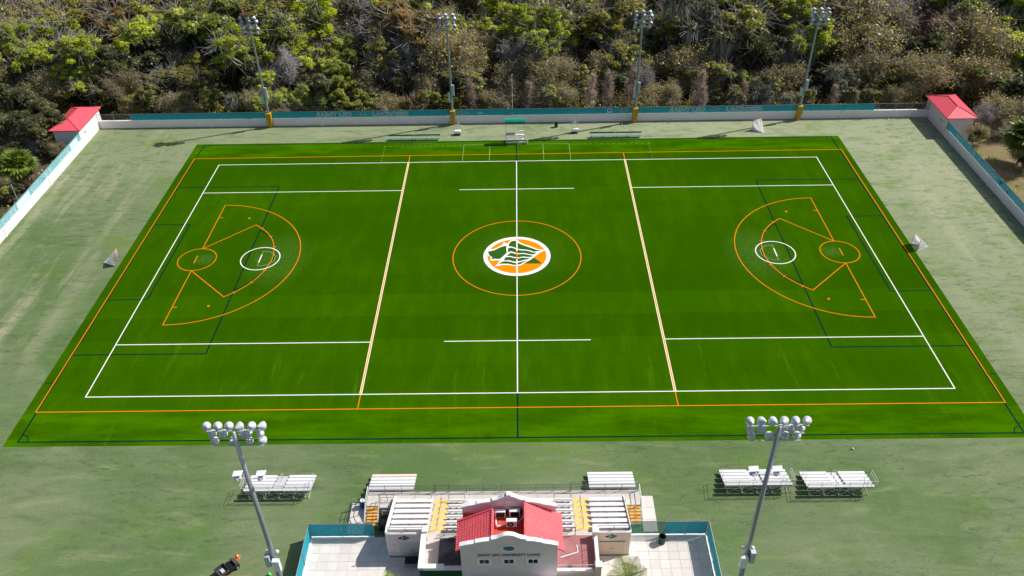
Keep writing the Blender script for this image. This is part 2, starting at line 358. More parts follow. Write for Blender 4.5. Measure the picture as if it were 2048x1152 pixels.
# women's lacrosse, in orange
strip([(-55.05, -29.78), (54.98, -29.72), (55.2, 30.0), (-55.15, 29.75)], WO, zO, 'orange_boundary_line', 'line_orange', True)
strip(arc(0, -.1, 9.07, 0, 360, 95)[:-1], WO, zO, 'center_circle', 'line_orange', True)
for s in (-1, 1):
    cx = s*45.62; a0 = 180 if s > 0 else 0
    strip([(s*18.2, 27.43), (s*18.2, 29.8)], WO, zO+.001, 'restraining_extension', 'line_orange')
    strip([(s*18.2, -27.43), (s*18.2, -29.7)], WO, zO+.001, 'restraining_extension', 'line_orange')
    strip(arc(cx, -.05, 2.68, 0, 360, 47)[:-1], WO, zO, 'orange_crease', 'line_orange', True)
    strip([(cx, 2.6), (cx+s*.02, 14.5)]+arc(cx, 0, 14.5, a0-s*90, a0+s*90, 60)[1:-1]+[(cx+s*.02, -14.5), (cx, -2.7)], WO, zO+.001, 'twelve_meter_fan', 'line_orange')
    h = math.degrees(math.atan2(8.5, 6.05)); p = arc(cx, 0, 10.75, a0-s*h, a0+s*h, 40)
    strip([(cx, 2.62)]+p+[(cx, -2.72)], WO, zO+.0015, 'eight_meter_arc', 'line_orange')
    for k in (-3, -2, -1, 1, 2, 3):
        aa = R(a0+k*h/3.5); r1, r2 = 10.5, 11.05
        strip([(cx+r1*math.cos(aa), r1*math.sin(aa)), (cx+r2*math.cos(aa), r2*math.sin(aa))], .10, zO+.002, 'hash_mark', 'line_orange')
    for t in (-1, 1):
        strip([(cx-s*.0, t*10.9), (cx-s*.65, t*10.9)], .12, zO+.002, 'hash_mark', 'line_orange')
        strip([(cx-s*4.6, t*10.6), (cx-s*4.9, t*10.75)], .3, zO+.002, 'field_dot', 'line_orange')
    strip([(cx+s*.2, -.95), (cx+s*.2, .9)], .13, zO, 'orange_goal_line', 'line_orange')
    # men's crease, in white
    mx = s*36.58
    strip(arc(mx, 0, 2.743, 0, 360, 47)[:-1], .15, zW, 'white_crease', 'line_white', True)
    strip([(mx, -.95), (mx, .95)], .16, zW, 'white_goal_line', 'line_white')
    strip([(mx, .95)]+[(mx, 1.8)]+[(mx-s*x_, y_) for x_, y_ in ((.8, 1.75), (1.6, 1.25), (2.05, .5), (2.05, -.5), (1.6, -1.25), (.8, -1.75))]+[(mx, -1.8), (mx, -.95)], .07, zW-.001, 'goal_mouth_line', 'line_faint')
# men's lacrosse, in white
strip([(-50.29, -27.43), (50.29, -27.43), (50.29, 27.43), (-50.29, 27.43)], WW, zW, 'white_boundary_line', 'line_white', True)
strip([(0, -27.4), (0, -4.5)], WW, zW+.001, 'midfield_line', 'line_white'); strip([(0, 4.5), (0, 27.4)], WW, zW+.001, 'midfield_line', 'line_white')
for s in (-1, 1):
    for d in (-.11, .11): strip([(s*18.2+d, -27.4), (s*18.2+d, 27.4)], .10, zW+.001, 'restraining_line', 'line_cream')
    strip([(s*18.2, -27.4), (s*18.2, 27.4)], .12, zO+.001, 'restraining_line', 'line_orange')
    strip([(-9.14, s*18.29), (9.14, s*18.29)], WW, zW+.002, 'wing_line', 'line_white')
    for t in (-1, 1): strip([(t*18.35, s*18.29), (t*50.2, s*18.29)], WW, zW+.002, 'alley_line', 'line_white')
# substitution box and coaches' area, thin pale paint
for x_, y_ in ((-9.14, 34.1), (-4.6, 34.1), (4.6, 34.1), (9.14, 34.1)): strip([(x_, 27.6), (x_, 33.3)], .07, zW+.0015, 'box_line', 'line_faint')
strip([(-9.14, 33.4), (9.14, 33.4)], .07, zW, 'box_line', 'line_faint')
for s in (-1, 1):
    strip([(s*4.6, 29.9), (s*4.6, 30.9)], .13, zO+.002, 'hash_mark', 'line_orange')
    for k in range(14): strip([(s*(9.6+k), 33.2), (s*(10.1+k), 33.2)], .05, zW, 'dashed_box_line', 'line_faint')
    for k in range(6): strip([(s*22.9, 27.8+k), (s*22.9, 28.3+k)], .05, zW, 'dashed_box_line', 'line_faint')
LION={'body':[(-.902,.23),(-.811,.351),(-.67,.368),(-.565,.457),(-.46,.55),(-.391,.723),(-.319,.651),(-.281,.621),(-.248,.712),(-.189,.816),(-.105,.856),(.002,.846),(.073,.718),(.203,.598),(.414,.477),(.623,.329),(.845,.275),(.689,.144),(.569,-.003),(.474,-.12),(.357,-.265),(.217,-.38),(.102,-.494),(-.001,-.531),(-.127,-.505),(-.265,-.456),(-.425,-.464),(-.653,-.526),(-.552,-.376),(-.508,-.231),(-.682,-.216),(-.727,-.254),(-.779,-.214),(-.788,-.122),(-.766,-.055),(-.837,.007),(-.884,.108)],'face':[(-.869,.229),(-.668,.303),(-.564,.399),(-.459,.479),(-.311,.534),(-.321,.361),(-.301,.165),(-.43,-.05),(-.509,-.16),(-.683,-.144),(-.729,-.179),(-.757,-.147),(-.731,-.06),(-.803,.006),(-.847,.119)],'s1':[(-.256,.491),(-.243,.599),(-.189,.744),(-.105,.793),(-.01,.778),(.061,.643),(.179,.548),(.39,.42),(.599,.288),(.739,.261),(.503,.192),(.388,.268),(.294,.303),(.13,.327),(.001,.362),(-.105,.455),(-.188,.486)],'s2':[(-.263,.397),(-.187,.428),(-.117,.402),(-.023,.326),(.13,.269),(.294,.254),(.387,.211),(.479,.156),(.601,.154),(.501,.051),(.385,.066),(.292,.108),(.176,.139),(.035,.121),(-.058,.164),(-.175,.235),(-.271,.172)],'s3':[(-.187,.166),(-.058,.103),(.035,.073),(.175,.09),(.291,.059),(.442,.0),(.5,-.013),(.406,-.075),(.29,-.073),(.197,-.043),(.035,-.095),(-.081,-.065),(-.198,-.011),(-.309,-.012)],'s4':[(-.346,-.068),(-.197,-.059),(-.081,-.121),(.034,-.143),(.174,-.094),(.289,-.121),(.382,-.119),(.335,-.193),(.23,-.215),(.126,-.26),(-.001,-.316),(-.127,-.282),(-.243,-.221),(-.388,-.238)],'s5':[(-.427,-.292),(-.312,-.271),(-.196,-.301),(-.104,-.35),(-.001,-.371),(.126,-.315),(.241,-.266),(.306,-.264),(.195,-.344),(.102,-.428),(-.001,-.477),(-.127,-.455),(-.242,-.405),(-.426,-.398),(-.552,-.419)],'tri':[(.512,-.109),(.744,-.414),(.206,-.403)]}
emb = None
def disc(r, z, name, m, n=72): return MB().add([(r*math.cos(2*math.pi*i/n), -.08+r*math.sin(2*math.pi*i/n), z) for i in range(n)], [tuple(range(n))]).build(name, m, emb)
def lion(parent, off, fn, s, t, m_body, m_piece, dt=.004, tri=None, nm='emblem'):
    """the lion-head emblem: pale body with darker pieces laid on it; fn(u,v,t) places it"""
    k = 0
    for key, pl in LION.items():
        if key == 'tri' and tri is None: continue
        mm = m_body if key == 'body' else (tri if key == 'tri' else m_piece)
        q = MB(off); q.add([fn(u*s, v*s, t+(0 if key == 'body' else dt)) for u, v in pl], [tuple(range(len(pl)))])
        q.build(nm+'_outline' if key == 'body' else nm+'_piece', mm, parent)
emb = field; emb = disc(4.77, Z0+.012, 'midfield_emblem', 'line_white')
disc(4.18, Z0+.016, 'emblem_disc', 'logo_orange')
lion(emb, (0, 0, 0), lambda u, v, t: (u, v-.08, t), 4.77, Z0+.020, 'line_white', 'logo_green', tri='logo_green')
MB().add([(-.09, 3.8, Z0+.028), (.09, 3.8, Z0+.028), (.09, 1.1, Z0+.028), (-.09, 1.1, Z0+.028)], [(0, 3, 2, 1)]).build('emblem_line', 'line_white', emb)
MB().add([(-.07, 1.1, Z0+.028), (.07, 1.1, Z0+.028), (.07, -1.0, Z0+.028), (-.07, -1.0, Z0+.028)], [(0, 3, 2, 1)]).build('emblem_line', 'line_orange', emb)
MB().add([(-.09, -1.0, Z0+.028), (.09, -1.0, Z0+.028), (.09, -4.7, Z0+.028), (-.09, -4.7, Z0+.028)], [(0, 3, 2, 1)]).build('emblem_line', 'line_white', emb)

# ================================================================== perimeter wall, screens and corner houses
WH, SH = 1.36, 2.68
def wall(name, label, fn, L, pil, gaps=(), h=WH):
    """concrete wall: fn(u, d, z) with u along it and d outwards; a panel between each pair of pilasters"""
    o = fn(0, 0, 0); t = thing(name, label, 'wall', o)
    cuts = [0]+list(pil)+[L]
    for a, c in zip(cuts, cuts[1:]):
        q = MB(o); q.hexa([fn(u, d, z) for z in (-2.3, h) for u, d in ((a+.02, 0), (c-.02, 0), (c-.02, .26), (a+.02, .26))]); q.build('wall_panel', 'wall_paint', t)
        q = MB(o); q.hexa([fn(u, d, z) for z in (h+.002, h+.09) for u, d in ((a, -.05), (c, -.05), (c, .31), (a, .31))]); q.build('coping', 'white_trim', t)
    for u0 in pil:
        q = MB(o); q.hexa([fn(u, d, z) for z in (0, h-.02) for u, d in ((u0-.22, -.1), (u0+.22, -.1), (u0+.22, .1), (u0-.22, .1))]); q.build('pilaster', 'wall_paint', t)
    return t
def fence(name, label, fn, L, cuts, step=3., z0=WH+.1, z1=SH, open_=(), thin=(), kerb=False, cloth='screen'):
    """screened fence: posts, top rail and one cloth panel per span; open_ spans show bare wire mesh"""
    o = fn(0, 0, 0); t = thing(name, label, 'fence', o)
    n = max(1, round(L/step)); us = sorted(set([round(L*i/n, 2) for i in range(n+1)]))
    for u in us: q = MB(o); q.tube(fn(u, .13, z0-.1), fn(u, .13, z1+.03), .035, n=6); q.build('post', 'steel', t)
    q = MB(o); q.tube(fn(0, .13, z1), fn(L, .13, z1), .028, n=6); q.build('top_rail', 'steel', t)
    if kerb: q = MB(o); q.hexa([fn(u, d, z) for z in (0, .14) for u, d in ((0, .0), (L, .0), (L, .24), (0, .24))]); q.build('kerb', 'white_trim', t)
    for k, (a, c) in enumerate(zip(cuts, cuts[1:])):
        sag = [fn(a+(c-a)*i/8, .085+.015*math.sin(i*2.1+k), z) for z in (z0, z1-.01) for i in range(9)]
        q = MB(o); q.add(sag, [(i, i+1, i+10, i+9) for i in range(8)])
        q.build('wire_panel' if k in open_ else 'screen_panel', 'wire_mesh' if k in open_ else ('screen_thin' if k in thin else cloth), t)
    return t
fnF = lambda u, d, z: Vector((XL+u, YF+d, z))                 # far side, left to right
fnL = lambda u, d, z: Vector((XL-d, 34.6-u, z))               # left side, far to near
fnR = lambda u, d, z: Vector((XR+d, 34.4-u, z))               # right side, far to near
wall('perimeter_wall', 'long white concrete wall along the far side behind the benches', fnF, XR-XL, [6, 20.5, 40.5, 53.7, 75.6, 86.2, 87.3, 108.2, 119.5, 135, 147.3])
wall('perimeter_wall', 'bright sunlit white concrete wall along the left side', fnL, 60, [13, 28, 43])
wall('perimeter_wall', 'shaded grey concrete wall along the right side', fnR, 60, [8, 17, 30, 45])
cf = [0, 6.2, 31.2, 32.5, 40, 64, 65.3, 74.85, 76.2, 92.6, 97, 98.1, 119.5, 126.3, 127.6, 140.7, XR-XL]
f1 = fence('windscreen_fence', 'teal windscreen fence with lettering on the far wall', fnF, XR-XL, cf, open_=(0, 15))
fence_L = fence('windscreen_fence', 'pale sunlit teal windscreen fence on the left wall', fnL, 60, [0, 12, 24, 36, 48, 60], cloth='screen_sunlit')
fence_R = fence('windscreen_fence', 'dark teal windscreen fence on the right wall with lettering', fnR, 60, [0, 12, 24, 36, 48, 60])
def sign(parent, fn, u0, wd, body, z0=1.54, h=1.06, sgn=1):
    o = fn(0, 0, 0); pf = lambda u, v, t: fn(u0+sgn*u, .055-t, z0+v)
    lettering('letter_outline', parent, o, pf, body, wd, h, 'print_pale', 0, .055)
    lettering('letter', parent, o, lambda u, v, t: fn(u0+sgn*(.03+u*(wd-.06)/wd), .055-t, z0+.05+v*(h-.1)/h), body, wd, h, 'print_teal', .006, -.008)
def fence_lion(parent, fn, u0, s=.62, sgn=1, zc=2.03): lion(parent, fn(0, 0, 0), lambda u, v, t: fn(u0+sgn*u*1.75, .055-t, zc+v*.9), s, 0, 'print_pale', 'print_teal', .006)
for u in (40.0, 103.8):
    sign(f1, fnF, u, 6.5, 'SAINT LEO'); fence_lion(f1, fnF, u+8.35); sign(f1, fnF, u+10.1, 6.6, 'LACROSSE')
fence_lion(f1, fnF, 66.7); fence_lion(f1, fnF, 95.6)
MB(fnF(0, 0, 0)).hexa([fnF(u, d, z) for z in (1.7, 2.45) for u, d in ((92.6, .05), (93.4, .05), (93.4, .06), (92.6, .06))]).build('badge', 'print_pale', f1)
MB(fnF(0, 0, 0)).hexa([fnF(u, d, z) for z in (1.95, 2.3) for u, d in ((92.7, .04), (93.3, .04), (93.3, .048), (92.7, .048))]).build('badge_center', 'print_blue', f1)
MB(fnF(0, 0, 0)).hexa([fnF(u, d, z) for z in (1.9, 2.05) for u, d in ((69.2, .05), (70.2, .05), (70.2, .06), (69.2, .06))]).build('badge', 'print_pale', f1)
sign(fence_R, fnR, 3.6, 2.9, '2011', h=.9); sign(fence_R, fnR, 7.3, 3.7, "MEN'S", h=.9); sign(fence_R, fnR, 12.2, 6.4, 'LACROSSE', h=.9); sign(fence_R, fnR, 24.2, 6.6, 'NATIONAL', h=.9)
for u, m1, m2 in ((19.8, 'print_blue', 'print_rose'), (22.0, 'print_rose', 'print_blue')):
    MB(fnR(0, 0, 0)).lathe(fnR(u, .05, 2.05), [(.0, 0), (.42, 0), (.42, .01)], 16, (-1, 0, 0)).build('badge', m1, fence_R)
    MB(fnR(0, 0, 0)).lathe(fnR(u+.1, .035, 1.9), [(.0, 0), (.22, 0), (.22, .01)], 12, (-1, 0, 0)).build('badge_center', m2, fence_R)
for u, wd, body in ((9.4, 4.6, 'LACROSSE'), (14.6, 3.3, "MEN'S"), (18.4, 2.6, '2011'), (29.2, 5.6, 'LACROSSE')): sign(fence_L, fnL, u, wd, body, sgn=-1, h=.9)
MB(fnL(0, 0, 0)).hexa([fnL(u, d, z) for z in (1.6, 2.5) for u, d in ((19.0, .05), (23.0, .05), (23.0, .058), (19.0, .058))]).build('banner', 'print_pale', fence_L)
MB(fnL(0, 0, 0)).lathe(fnL(20.4, .045, 2.05), [(.0, 0), (.4, 0), (.4, .01)], 16, (1, 0, 0)).build('badge', 'white_trim', fence_L)
MB(fnL(0, 0, 0)).hexa([fnL(u, d, z) for z in (1.6, 2.5) for u, d in ((1.2, .05), (4.0, .05), (4.0, .058), (1.2, .058))]).build('banner', 'print_pale', fence_L)

def corner_house(s, label):
    x0 = XL-.004 if s < 0 else XR+.004; x1 = x0+s*4.5; y0, y1 = 34.55, 43.2; ez = 3.38
    o = ((x0+x1)/2, (y0+y1)/2, -1.4); t = thing('corner_house', label, 'building', o)
    xa, xb = sorted((x0, x1))
    MB(o).box(xa, xb, y0, y1, -2.2, ez).build('wall', 'stucco_white' if s < 0 else 'stucco', t)
    ov = .42; a, c, d, e = xa-ov, xb+ov, y0-ov, y1+ov; xm = (a+c)/2; rz = ez+.98
    q = MB(o); q.add([(a, d, ez+.02), (c, d, ez+.02), (c, e, ez+.02), (a, e, ez+.02), (xm, d+2.7, rz), (xm, e-2.7, rz), (a, d, ez-.12), (c, d, ez-.12), (c, e, ez-.12), (a, e, ez-.12)],
        [(0, 1, 4), (1, 2, 5, 4), (2, 3, 5), (3, 0, 4, 5), (0, 6, 7, 1), (1, 7, 8, 2), (2, 8, 9, 3), (3, 9, 6, 0), (6, 9, 8, 7)])
    rf = q.build('roof', 'red_metal', t)
    V = [Vector(p) for p in ((a, d, ez+.02), (c, d, ez+.02), (c, e, ez+.02), (a, e, ez+.02), (xm, d+2.7, rz), (xm, e-2.7, rz))]
    up = Vector((0, 0, .025))
    for p, r_ in ((0, 4), (1, 4), (2, 5), (3, 5), (4, 5)): MB(o).tube(V[p]+up, V[r_]+up, .07, n=6).build('ridge_cap', 'red_metal', rf)
    q = MB(o)                                              # standing seams
    def seam(p, r_): q.tube(p+up*.6, r_+up*.6, .022, n=4)
    for i in range(1, 21):
        yy = d+(e-d)*i/21
        k = min(1, (yy-d)/2.7, (e-yy)/2.7)
        for ex in (a, c): seam(Vector((ex, yy, ez+.02)), Vector((ex+(xm-ex)*k, yy, ez+.02+.96*k)))
    for i in range(1, 12):
        xx = a+(c-a)*i/12; k = 1-abs(xx-xm)/((c-a)/2)
        seam(Vector((xx, d, ez+.02)), Vector((xx, d+2.7*k, ez+.02+.96*k))); seam(Vector((xx, e, ez+.02)), Vector((xx, e-2.7*k, ez+.02+.96*k)))
    q.build('seams', 'red_metal', rf)
    for yy in (36.2, 36.7):
        MB(o).box(x0-s*.12 if s > 0 else x0-.02, x0+.02 if s > 0 else x0+.12, yy, yy+.14, 1.9, 2.05).build('vent', 'dark_grey', t)
corner_house(-1, 'small white house with red hip roof at far left corner'); corner_house(1, 'small grey house with red hip roof at far right corner')
# ================================================================== floodlight poles
def flood_meshes():
    s = MB(); s.sm = True; s.lathe((0, 0, 0), [(.05, -.50), (.10, -.48), (.15, -.36), (.27, -.22), (.345, -.06), (.36, 0), (.36, .10)], 14, (0, 1, 0), cap=False)
    s.add([(.05*math.cos(2*math.pi*i/14), -.5, .05*math.sin(2*math.pi*i/14)) for i in range(14)], [tuple(range(14))])
    l = MB().lathe((0, 0, 0), [(.0, -.02), (.345, -.02), (.345, -.01)], 14, (0, 1, 0))
    return s.mesh('floodlight', 'lamp_shell'), l.mesh('lens', 'lens')
FL, LN = flood_meshes()
def flood(parent, p, yaw, tilt, sc_=1.):
    o = link('floodlight', FL, parent, p); o.rotation_euler = (-tilt, 0, yaw); o.scale = (sc_,)*3; link('lens', LN, o); return o
def far_pole(x, y, label, nest=False, box=1):
    t = thing('floodlight_pole', label, 'light pole', (x, y, 0), group='tall floodlight poles round the field')
    MB().tube((0, 0, 0), (0, 0, 20.3), .23, .14, n=12).build('pole', 'pole_steel', t)
    for k in range(5):
        z = 17.5+.62*k
        MB().tube((-1.3, -.12, z), (1.3, -.12, z), .05, n=6).build('cross_arm', 'steel', t)
        for i, dx in enumerate((-1.15, 0.05, 1.2)):
            flood(t, (dx+(.18 if k % 2 else -.1)*(1 if i else .4), -.5, z+.1), R(180)+R((dx*-16)+random.uniform(-14, 14)), R(random.uniform(22, 38)), .95)
            MB().tube((dx, -.12, z), (dx, -.3, z+.1), .03, n=5).build('bracket', 'steel', t)
    MB().box(.12, .58, -.32, .0, 5.6, 7.6).build('control_box', 'box_grey', t); MB().box(-.62, -.16, -.3, .05, 4.7, 6.2).build('control_box', 'box_grey', t)
    MB().bev(-.36, .36, -.46, .16, .02, 1.3, .03).build('base_pad', 'yellow_pad', t); MB().bev(-.46, .46, -.56, .20, 1.303, 2.75, .05).build('upper_pad', 'yellow_pad', t)
    return t
random.seed(3)
FP = [(-44.75, 42.0, 'floodlight pole topped by a bird nest, nearest the left corner house'), (-11.5, 42.0, 'floodlight pole on the far wall just right of the left lettering'),
      (21.4, 42.0, 'floodlight pole on the far wall just left of the right lettering'), (50.9, 42.0, 'floodlight pole on the far wall nearest the right corner house')]
for i, (x, y, lb) in enumerate(FP): far_pole(x, y-.45, lb)
q = MB((-44.75, 41.55, 20.3)); rg = random.Random(4)
for i in range(150):
    a = rg.uniform(0, 6.28); r_ = rg.uniform(.2, .85); h = rg.uniform(.02, .45)*(.4+r_); d = a+1.57+rg.uniform(-.7, .7); L_ = rg.uniform(.25, .55)
    c = Vector((-45.05+r_*math.cos(a), 41.5+r_*math.sin(a), 20.34+h)); dv = Vector((math.cos(d), math.sin(d), rg.uniform(-.3, .3)))*L_
    q.tube(c-dv, c+dv, .028, n=4)
q.tube((-45.05, 41.5, 20.31), (-45.05, 41.5, 20.5), .75, .8, n=12)
tag(q.build('bird_nest', 'nest'), 'brown stick nest on top of the leftmost far floodlight pole', 'nest').location = (-44.75, 41.55, 20.3)
def near_pole(x, y, label, s):
    t = thing('floodlight_pole', label, 'light pole', (x, y, 0), group='tall floodlight poles round the field')
    q = MB(); q.sm = True; q.tube((0, 0, 0), (0, 0, 23.6), .27, .145, n=16); q.build('pole', 'pole_steel', t)
    for k, (z, n, wd) in enumerate(((23.5, 6, 2.05), (22.7, 5, 1.85), (21.95, 4, 1.75))):
        MB().tube((-wd-.1, .16, z), (wd+.1, .16, z), .05, n=6).build('cross_arm', 'aluminium_dull', t)
        for i in range(n):
            dx = -wd+2*wd*i/(n-1)
            if abs(dx) < .1: dx += .35
            if k: dx += random.uniform(-.22, .22)
            flood(t, (dx, .5, z+.16), R(-dx*14+random.uniform(-30, 30)), R(random.uniform(12, 48)), random.uniform(.84, .94) if k else .92)
            MB().tube((dx, .16, z), (dx, .4, z+.12), .03, n=5).build('bracket', 'aluminium_dull', t)
    MB().tube((-1.0, .2, 18.15), (1.05, .2, 18.15), .045, n=6).build('cross_arm', 'aluminium_dull', t)
    for dx in (-.95, .85):
        flood(t, (dx, .35, 18.0), R(190+dx*20), R(60), .8)
        q = MB(); q.hexa([(dx-.36, .25, 18.32), (dx+.36, .25, 18.40), (dx+.4, .72, 18.48), (dx-.34, .72, 18.40), (dx-.36, .25, 18.36), (dx+.36, .25, 18.44), (dx+.4, .72, 18.52), (dx-.34, .72, 18.44)]); q.build('visor', 'plastic_white', t)
    MB().box(.28*s-.28, .28*s+.28, -.62, -.26, 7.1, 8.5).build('control_box', 'plastic_white', t); MB().box(-.4*s-.2, -.4*s+.2, -.5, -.1, 7.6, 9.0).build('control_box', 'box_grey', t)
    for sx in (-.42, .42): MB().lathe((sx, .05, 8.9), [(.0, 0), (.13, 0), (.16, .1), (.1, .25), (0, .28)], 10, (0, 0, 1)).build('speaker_horn', 'plastic_white', t)
    return t
near_pole(-20.38, -54.8, 'near floodlight pole on the left with a cluster of round lamps', 1)
near_pole(19.05, -54.8, 'near floodlight pole on the right with a cluster of round lamps', -1)
# flag pole on the far wall
t = thing('flag_pole', 'thin bare pole standing behind the canopied scorer stand', 'pole', (-.68, 42.3, -1.4))
MB().tube((0, 0, 0), (0, 0, 10.3), .075, .045, n=8).build('shaft', 'aluminium_dull', t); MB().lathe((0, 0, 10.3), [(.02, 0), (.09, .06), (.09, .12), (.02, .18)], 8).build('finial', 'aluminium', t)
MB().box(-.28, -.1, -.15, .1, 2.2, 4.4).build('mounting_post', 'rail', t)

# ================================================================== bleachers
def bleacher(label, x0, x1, aisle, yf=-39.75, rows=5, rail=True, first_tan=False):
    o = ((x0+x1)/2, yf-1.2, 0); t = thing('bleacher', label, 'bleacher', o, group='portable aluminium bleachers beside the field')
    xm = (x0+x1)/2; tr, rs, zs = .585, .2, .43
    for i in range(rows):
        y = yf-tr*i; z = zs+rs*i
        spans = [(x0, x1)] if (not aisle or i == rows-1) else [(x0, xm-.62), (xm+.62, x1)]
        for a, c in spans:
            MB(o).bev(a, c, y-.165, y+.165, z-.02, z+.05, .015).build('seat_plank', 'stucco_tan' if (first_tan and i == 0) else 'aluminium', t)
            for e in (a, c): MB(o).box(e-.02, e+.02, y-.155, y+.155, z-.012, z+.05).build('end_cap', 'aluminium_dull', t)
        if i:
            for a, c in ([(x0, x1)] if not aisle else [(x0, xm-.62), (xm+.62, x1)]): MB(o).box(a, c, y+.17, y+.40, z-.24, z-.205).build('foot_plank', 'aluminium_dull', t)
        for a, c in ([(x0, x1)] if not aisle else [(x0, xm-.62), (xm+.62, x1)]): MB(o).box(a+.01, c-.01, y-.15, y-.13, z-.21 if i else .12, z-.025).build('shadow_riser', 'aluminium_dull', t)  # boards added under the seats to close gaps and cast a solid shadow
        if aisle and i < rows-1: MB(o).bev(xm-.60, xm+.60, y-.44, y+.16, z-.17, z-.12, .01).build('aisle_step', 'aluminium_dull', t)
    yb = yf-tr*(rows-1)-.1; zt = zs+rs*(rows-1)
    n = 4 if aisle else 3
    for k in range(n+1):
        x = x0+.35+(x1-x0-.7)*k/n
        q = MB(o); q.tube((x, yf+.1, .03), (x, yb-.1, .03), .03, n=5); q.tube((x, yb, .03), (x, yb, zt-.01), .03, n=5); q.tube((x, yf, .05), (x, yf, zs-.01), .03, n=5); q.tube((x, yf, zs-.08), (x, yb, zt-.08), .028, n=5)
        q.tube((x, yf-1.2, .03), (x, yf-1.2, zs+.35), .025, n=5); q.tube((x, yf, .06), (x, yb, zt-.12), .018, n=5)
        q.build('frame', 'aluminium_dull', t)
    for k in range(n):
        if aisle and k == n//2 and n % 2: continue
        xa = x0+.35+(x1-x0-.7)*k/n; xb = x0+.35+(x1-x0-.7)*(k+1)/n
        q = MB(o); q.tube((xa, yb-.05, .08), (xb, yb-.05, zt-.1), .018, n=5); q.tube((xb, yb-.05, .08), (xa, yb-.05, zt-.1), .018, n=5); q.build('cross_brace', 'aluminium_dull', t)
    if rail:
        q = MB(o); H = zt+1.0
        for z in (H, H-.45): q.path([(x0-.12, yf-.9, z-.25), (x0-.12, yb-.2, z), (x1+.12, yb-.2, z), (x1+.12, yf-.9, z-.25)], .022, 6)
        for k in range(6): x = x0-.12+(x1-x0+.24)*k/5; q.tube((x, yb-.2, zt-.15), (x, yb-.2, H), .02, n=5)
        for x in (x0-.12, x1+.12):
            for y, z in ((yf-.9, H-.25), (yf-1.6, H-.12)): q.tube((x, y, z-.9), (x, y, z), .02, n=5)
        q.build('guard_rail', 'aluminium_dull', t)
        q = MB(o); q.add([(x0-.12, yb-.2, zt+.02), (x1+.12, yb-.2, zt+.02), (x1+.12, yb-.2, H-.02), (x0-.12, yb-.2, H-.02)], [(0, 1, 2, 3)]); q.build('wire_panel', 'wire_mesh', t)
    if aisle:
        q = MB(o); q.path([(xm, yf+.1, .1), (xm, yf-.05, 1.05), (xm, yf-.55, 1.25), (xm, yf-.6, .6)], .02, 5); q.build('hand_rail', 'aluminium', t)
    return t
bleacher('wide aluminium bleacher with centre aisle, left of the grandstand', -27.75, -20.95, True)
bleacher('wide aluminium bleacher with centre aisle behind the near right floodlight pole', 20.85, 27.6, True, yf=-39.55)
bleacher('rightmost wide aluminium bleacher with centre aisle, guard rail at its right', 29.05, 35.65, True, yf=-39.9)
bleacher('narrow bleacher with tan front plank at the left end of the grandstand deck', -15.1, -10.5, False, rail=False, first_tan=True)
bleacher('narrow all white bleacher at the right end of the grandstand deck', 7.2, 11.85, False, yf=-39.7, rail=False)

# ================================================================== grandstand
GX0, GX1, DZ = -15.05, 12.15, 1.1
gs = thing('grandstand', 'low concrete grandstand with white plank seats and yellow aisle steps', 'grandstand', (-1.5, -45.5, 0)); GO = (-1.5, -45.5, 0)
def gp(name, m): return lambda q: q.build(name, m, gs)
for k in range(8):
    a = GX0+(GX1-GX0)*k/8; c = GX0+(GX1-GX0)*(k+1)/8
    MB(GO).box(a+.008, c-.008, -43.44, -42.4, 0, DZ).build('deck_slab', 'concrete', gs)
MB(GO).box(GX0, -13.75, -44.1, -43.45, 0, DZ).build('landing', 'concrete', gs); MB(GO).box(10.5, GX1, -44.2, -43.45, 0, DZ).build('landing', 'concrete', gs)
MB(GO).box(-13.74, -12.12, -44.3, -43.45, 0, DZ-.01).build('landing', 'concrete', gs)
SX0, SX1 = -12.1, 10.42
AIS = ((-8.25, -6.87), (5.4, 6.85))
for i in range(6):
    y1 = -43.45-.9*i; T = DZ+.36*i+(.0 if i else .004)
    MB(GO).box(SX0, SX1, -49.0 if i == 5 else y1-.9, y1, 0, T).build('riser', 'concrete', gs)
    for a, c in AIS:
        MB(GO).box(a, c, y1-.42, y1+.04, T, T+.012).build('aisle_nosing', 'yellow_step', gs)
        if i: MB(GO).box(a+.02, c-.02, y1+.045, y1+.36, T-.358, T-.18).build('aisle_step', 'concrete', gs)
    for bk, (a, c) in enumerate(((SX0+.15, -8.35), (-6.8, -5.05), (-5.0, 3.5), (3.55, 5.33), (6.95, SX1-.12))):
        y = y1-.42; z = T+.43
        MB(GO).bev(a, c, y-.17, y+.17, z, z+.05, .012).build('seat_plank', 'aluminium', gs)
        if bk in (0, 4): MB(GO).box(a+.02, c-.02, y+.175, y+.33, z-.10, z-.05).build('seat_front_plank', 'aluminium', gs)
        if bk in (1, 3): MB(GO).box(a, c, y-.27, y-.22, z+.25, z+.40).build('back_plank', 'aluminium', gs)
        q = MB(GO)
        for e in np.linspace(a+.25, c-.25, 3 if c-a < 5 else 6): q.box(e-.03, e+.03, y-.14, y+.14, T, z)
        q.build('seat_bracket', 'aluminium_dull', gs)
def side_wall(x, th):   # sloping cheek wall at the ends of the seating
    q = MB(GO); P = [(-43.2, 0), (-49.0, 0), (-49.0, 3.5), (-48.3, 3.5), (-43.2, 1.45)]
    q.ext(P, lambda u, v, t: (x+t, u, v), 0, th); q.build('cheek_wall', 'white_trim', gs)
side_wall(SX0-.22, .2); side_wall(SX1+.02, .06)
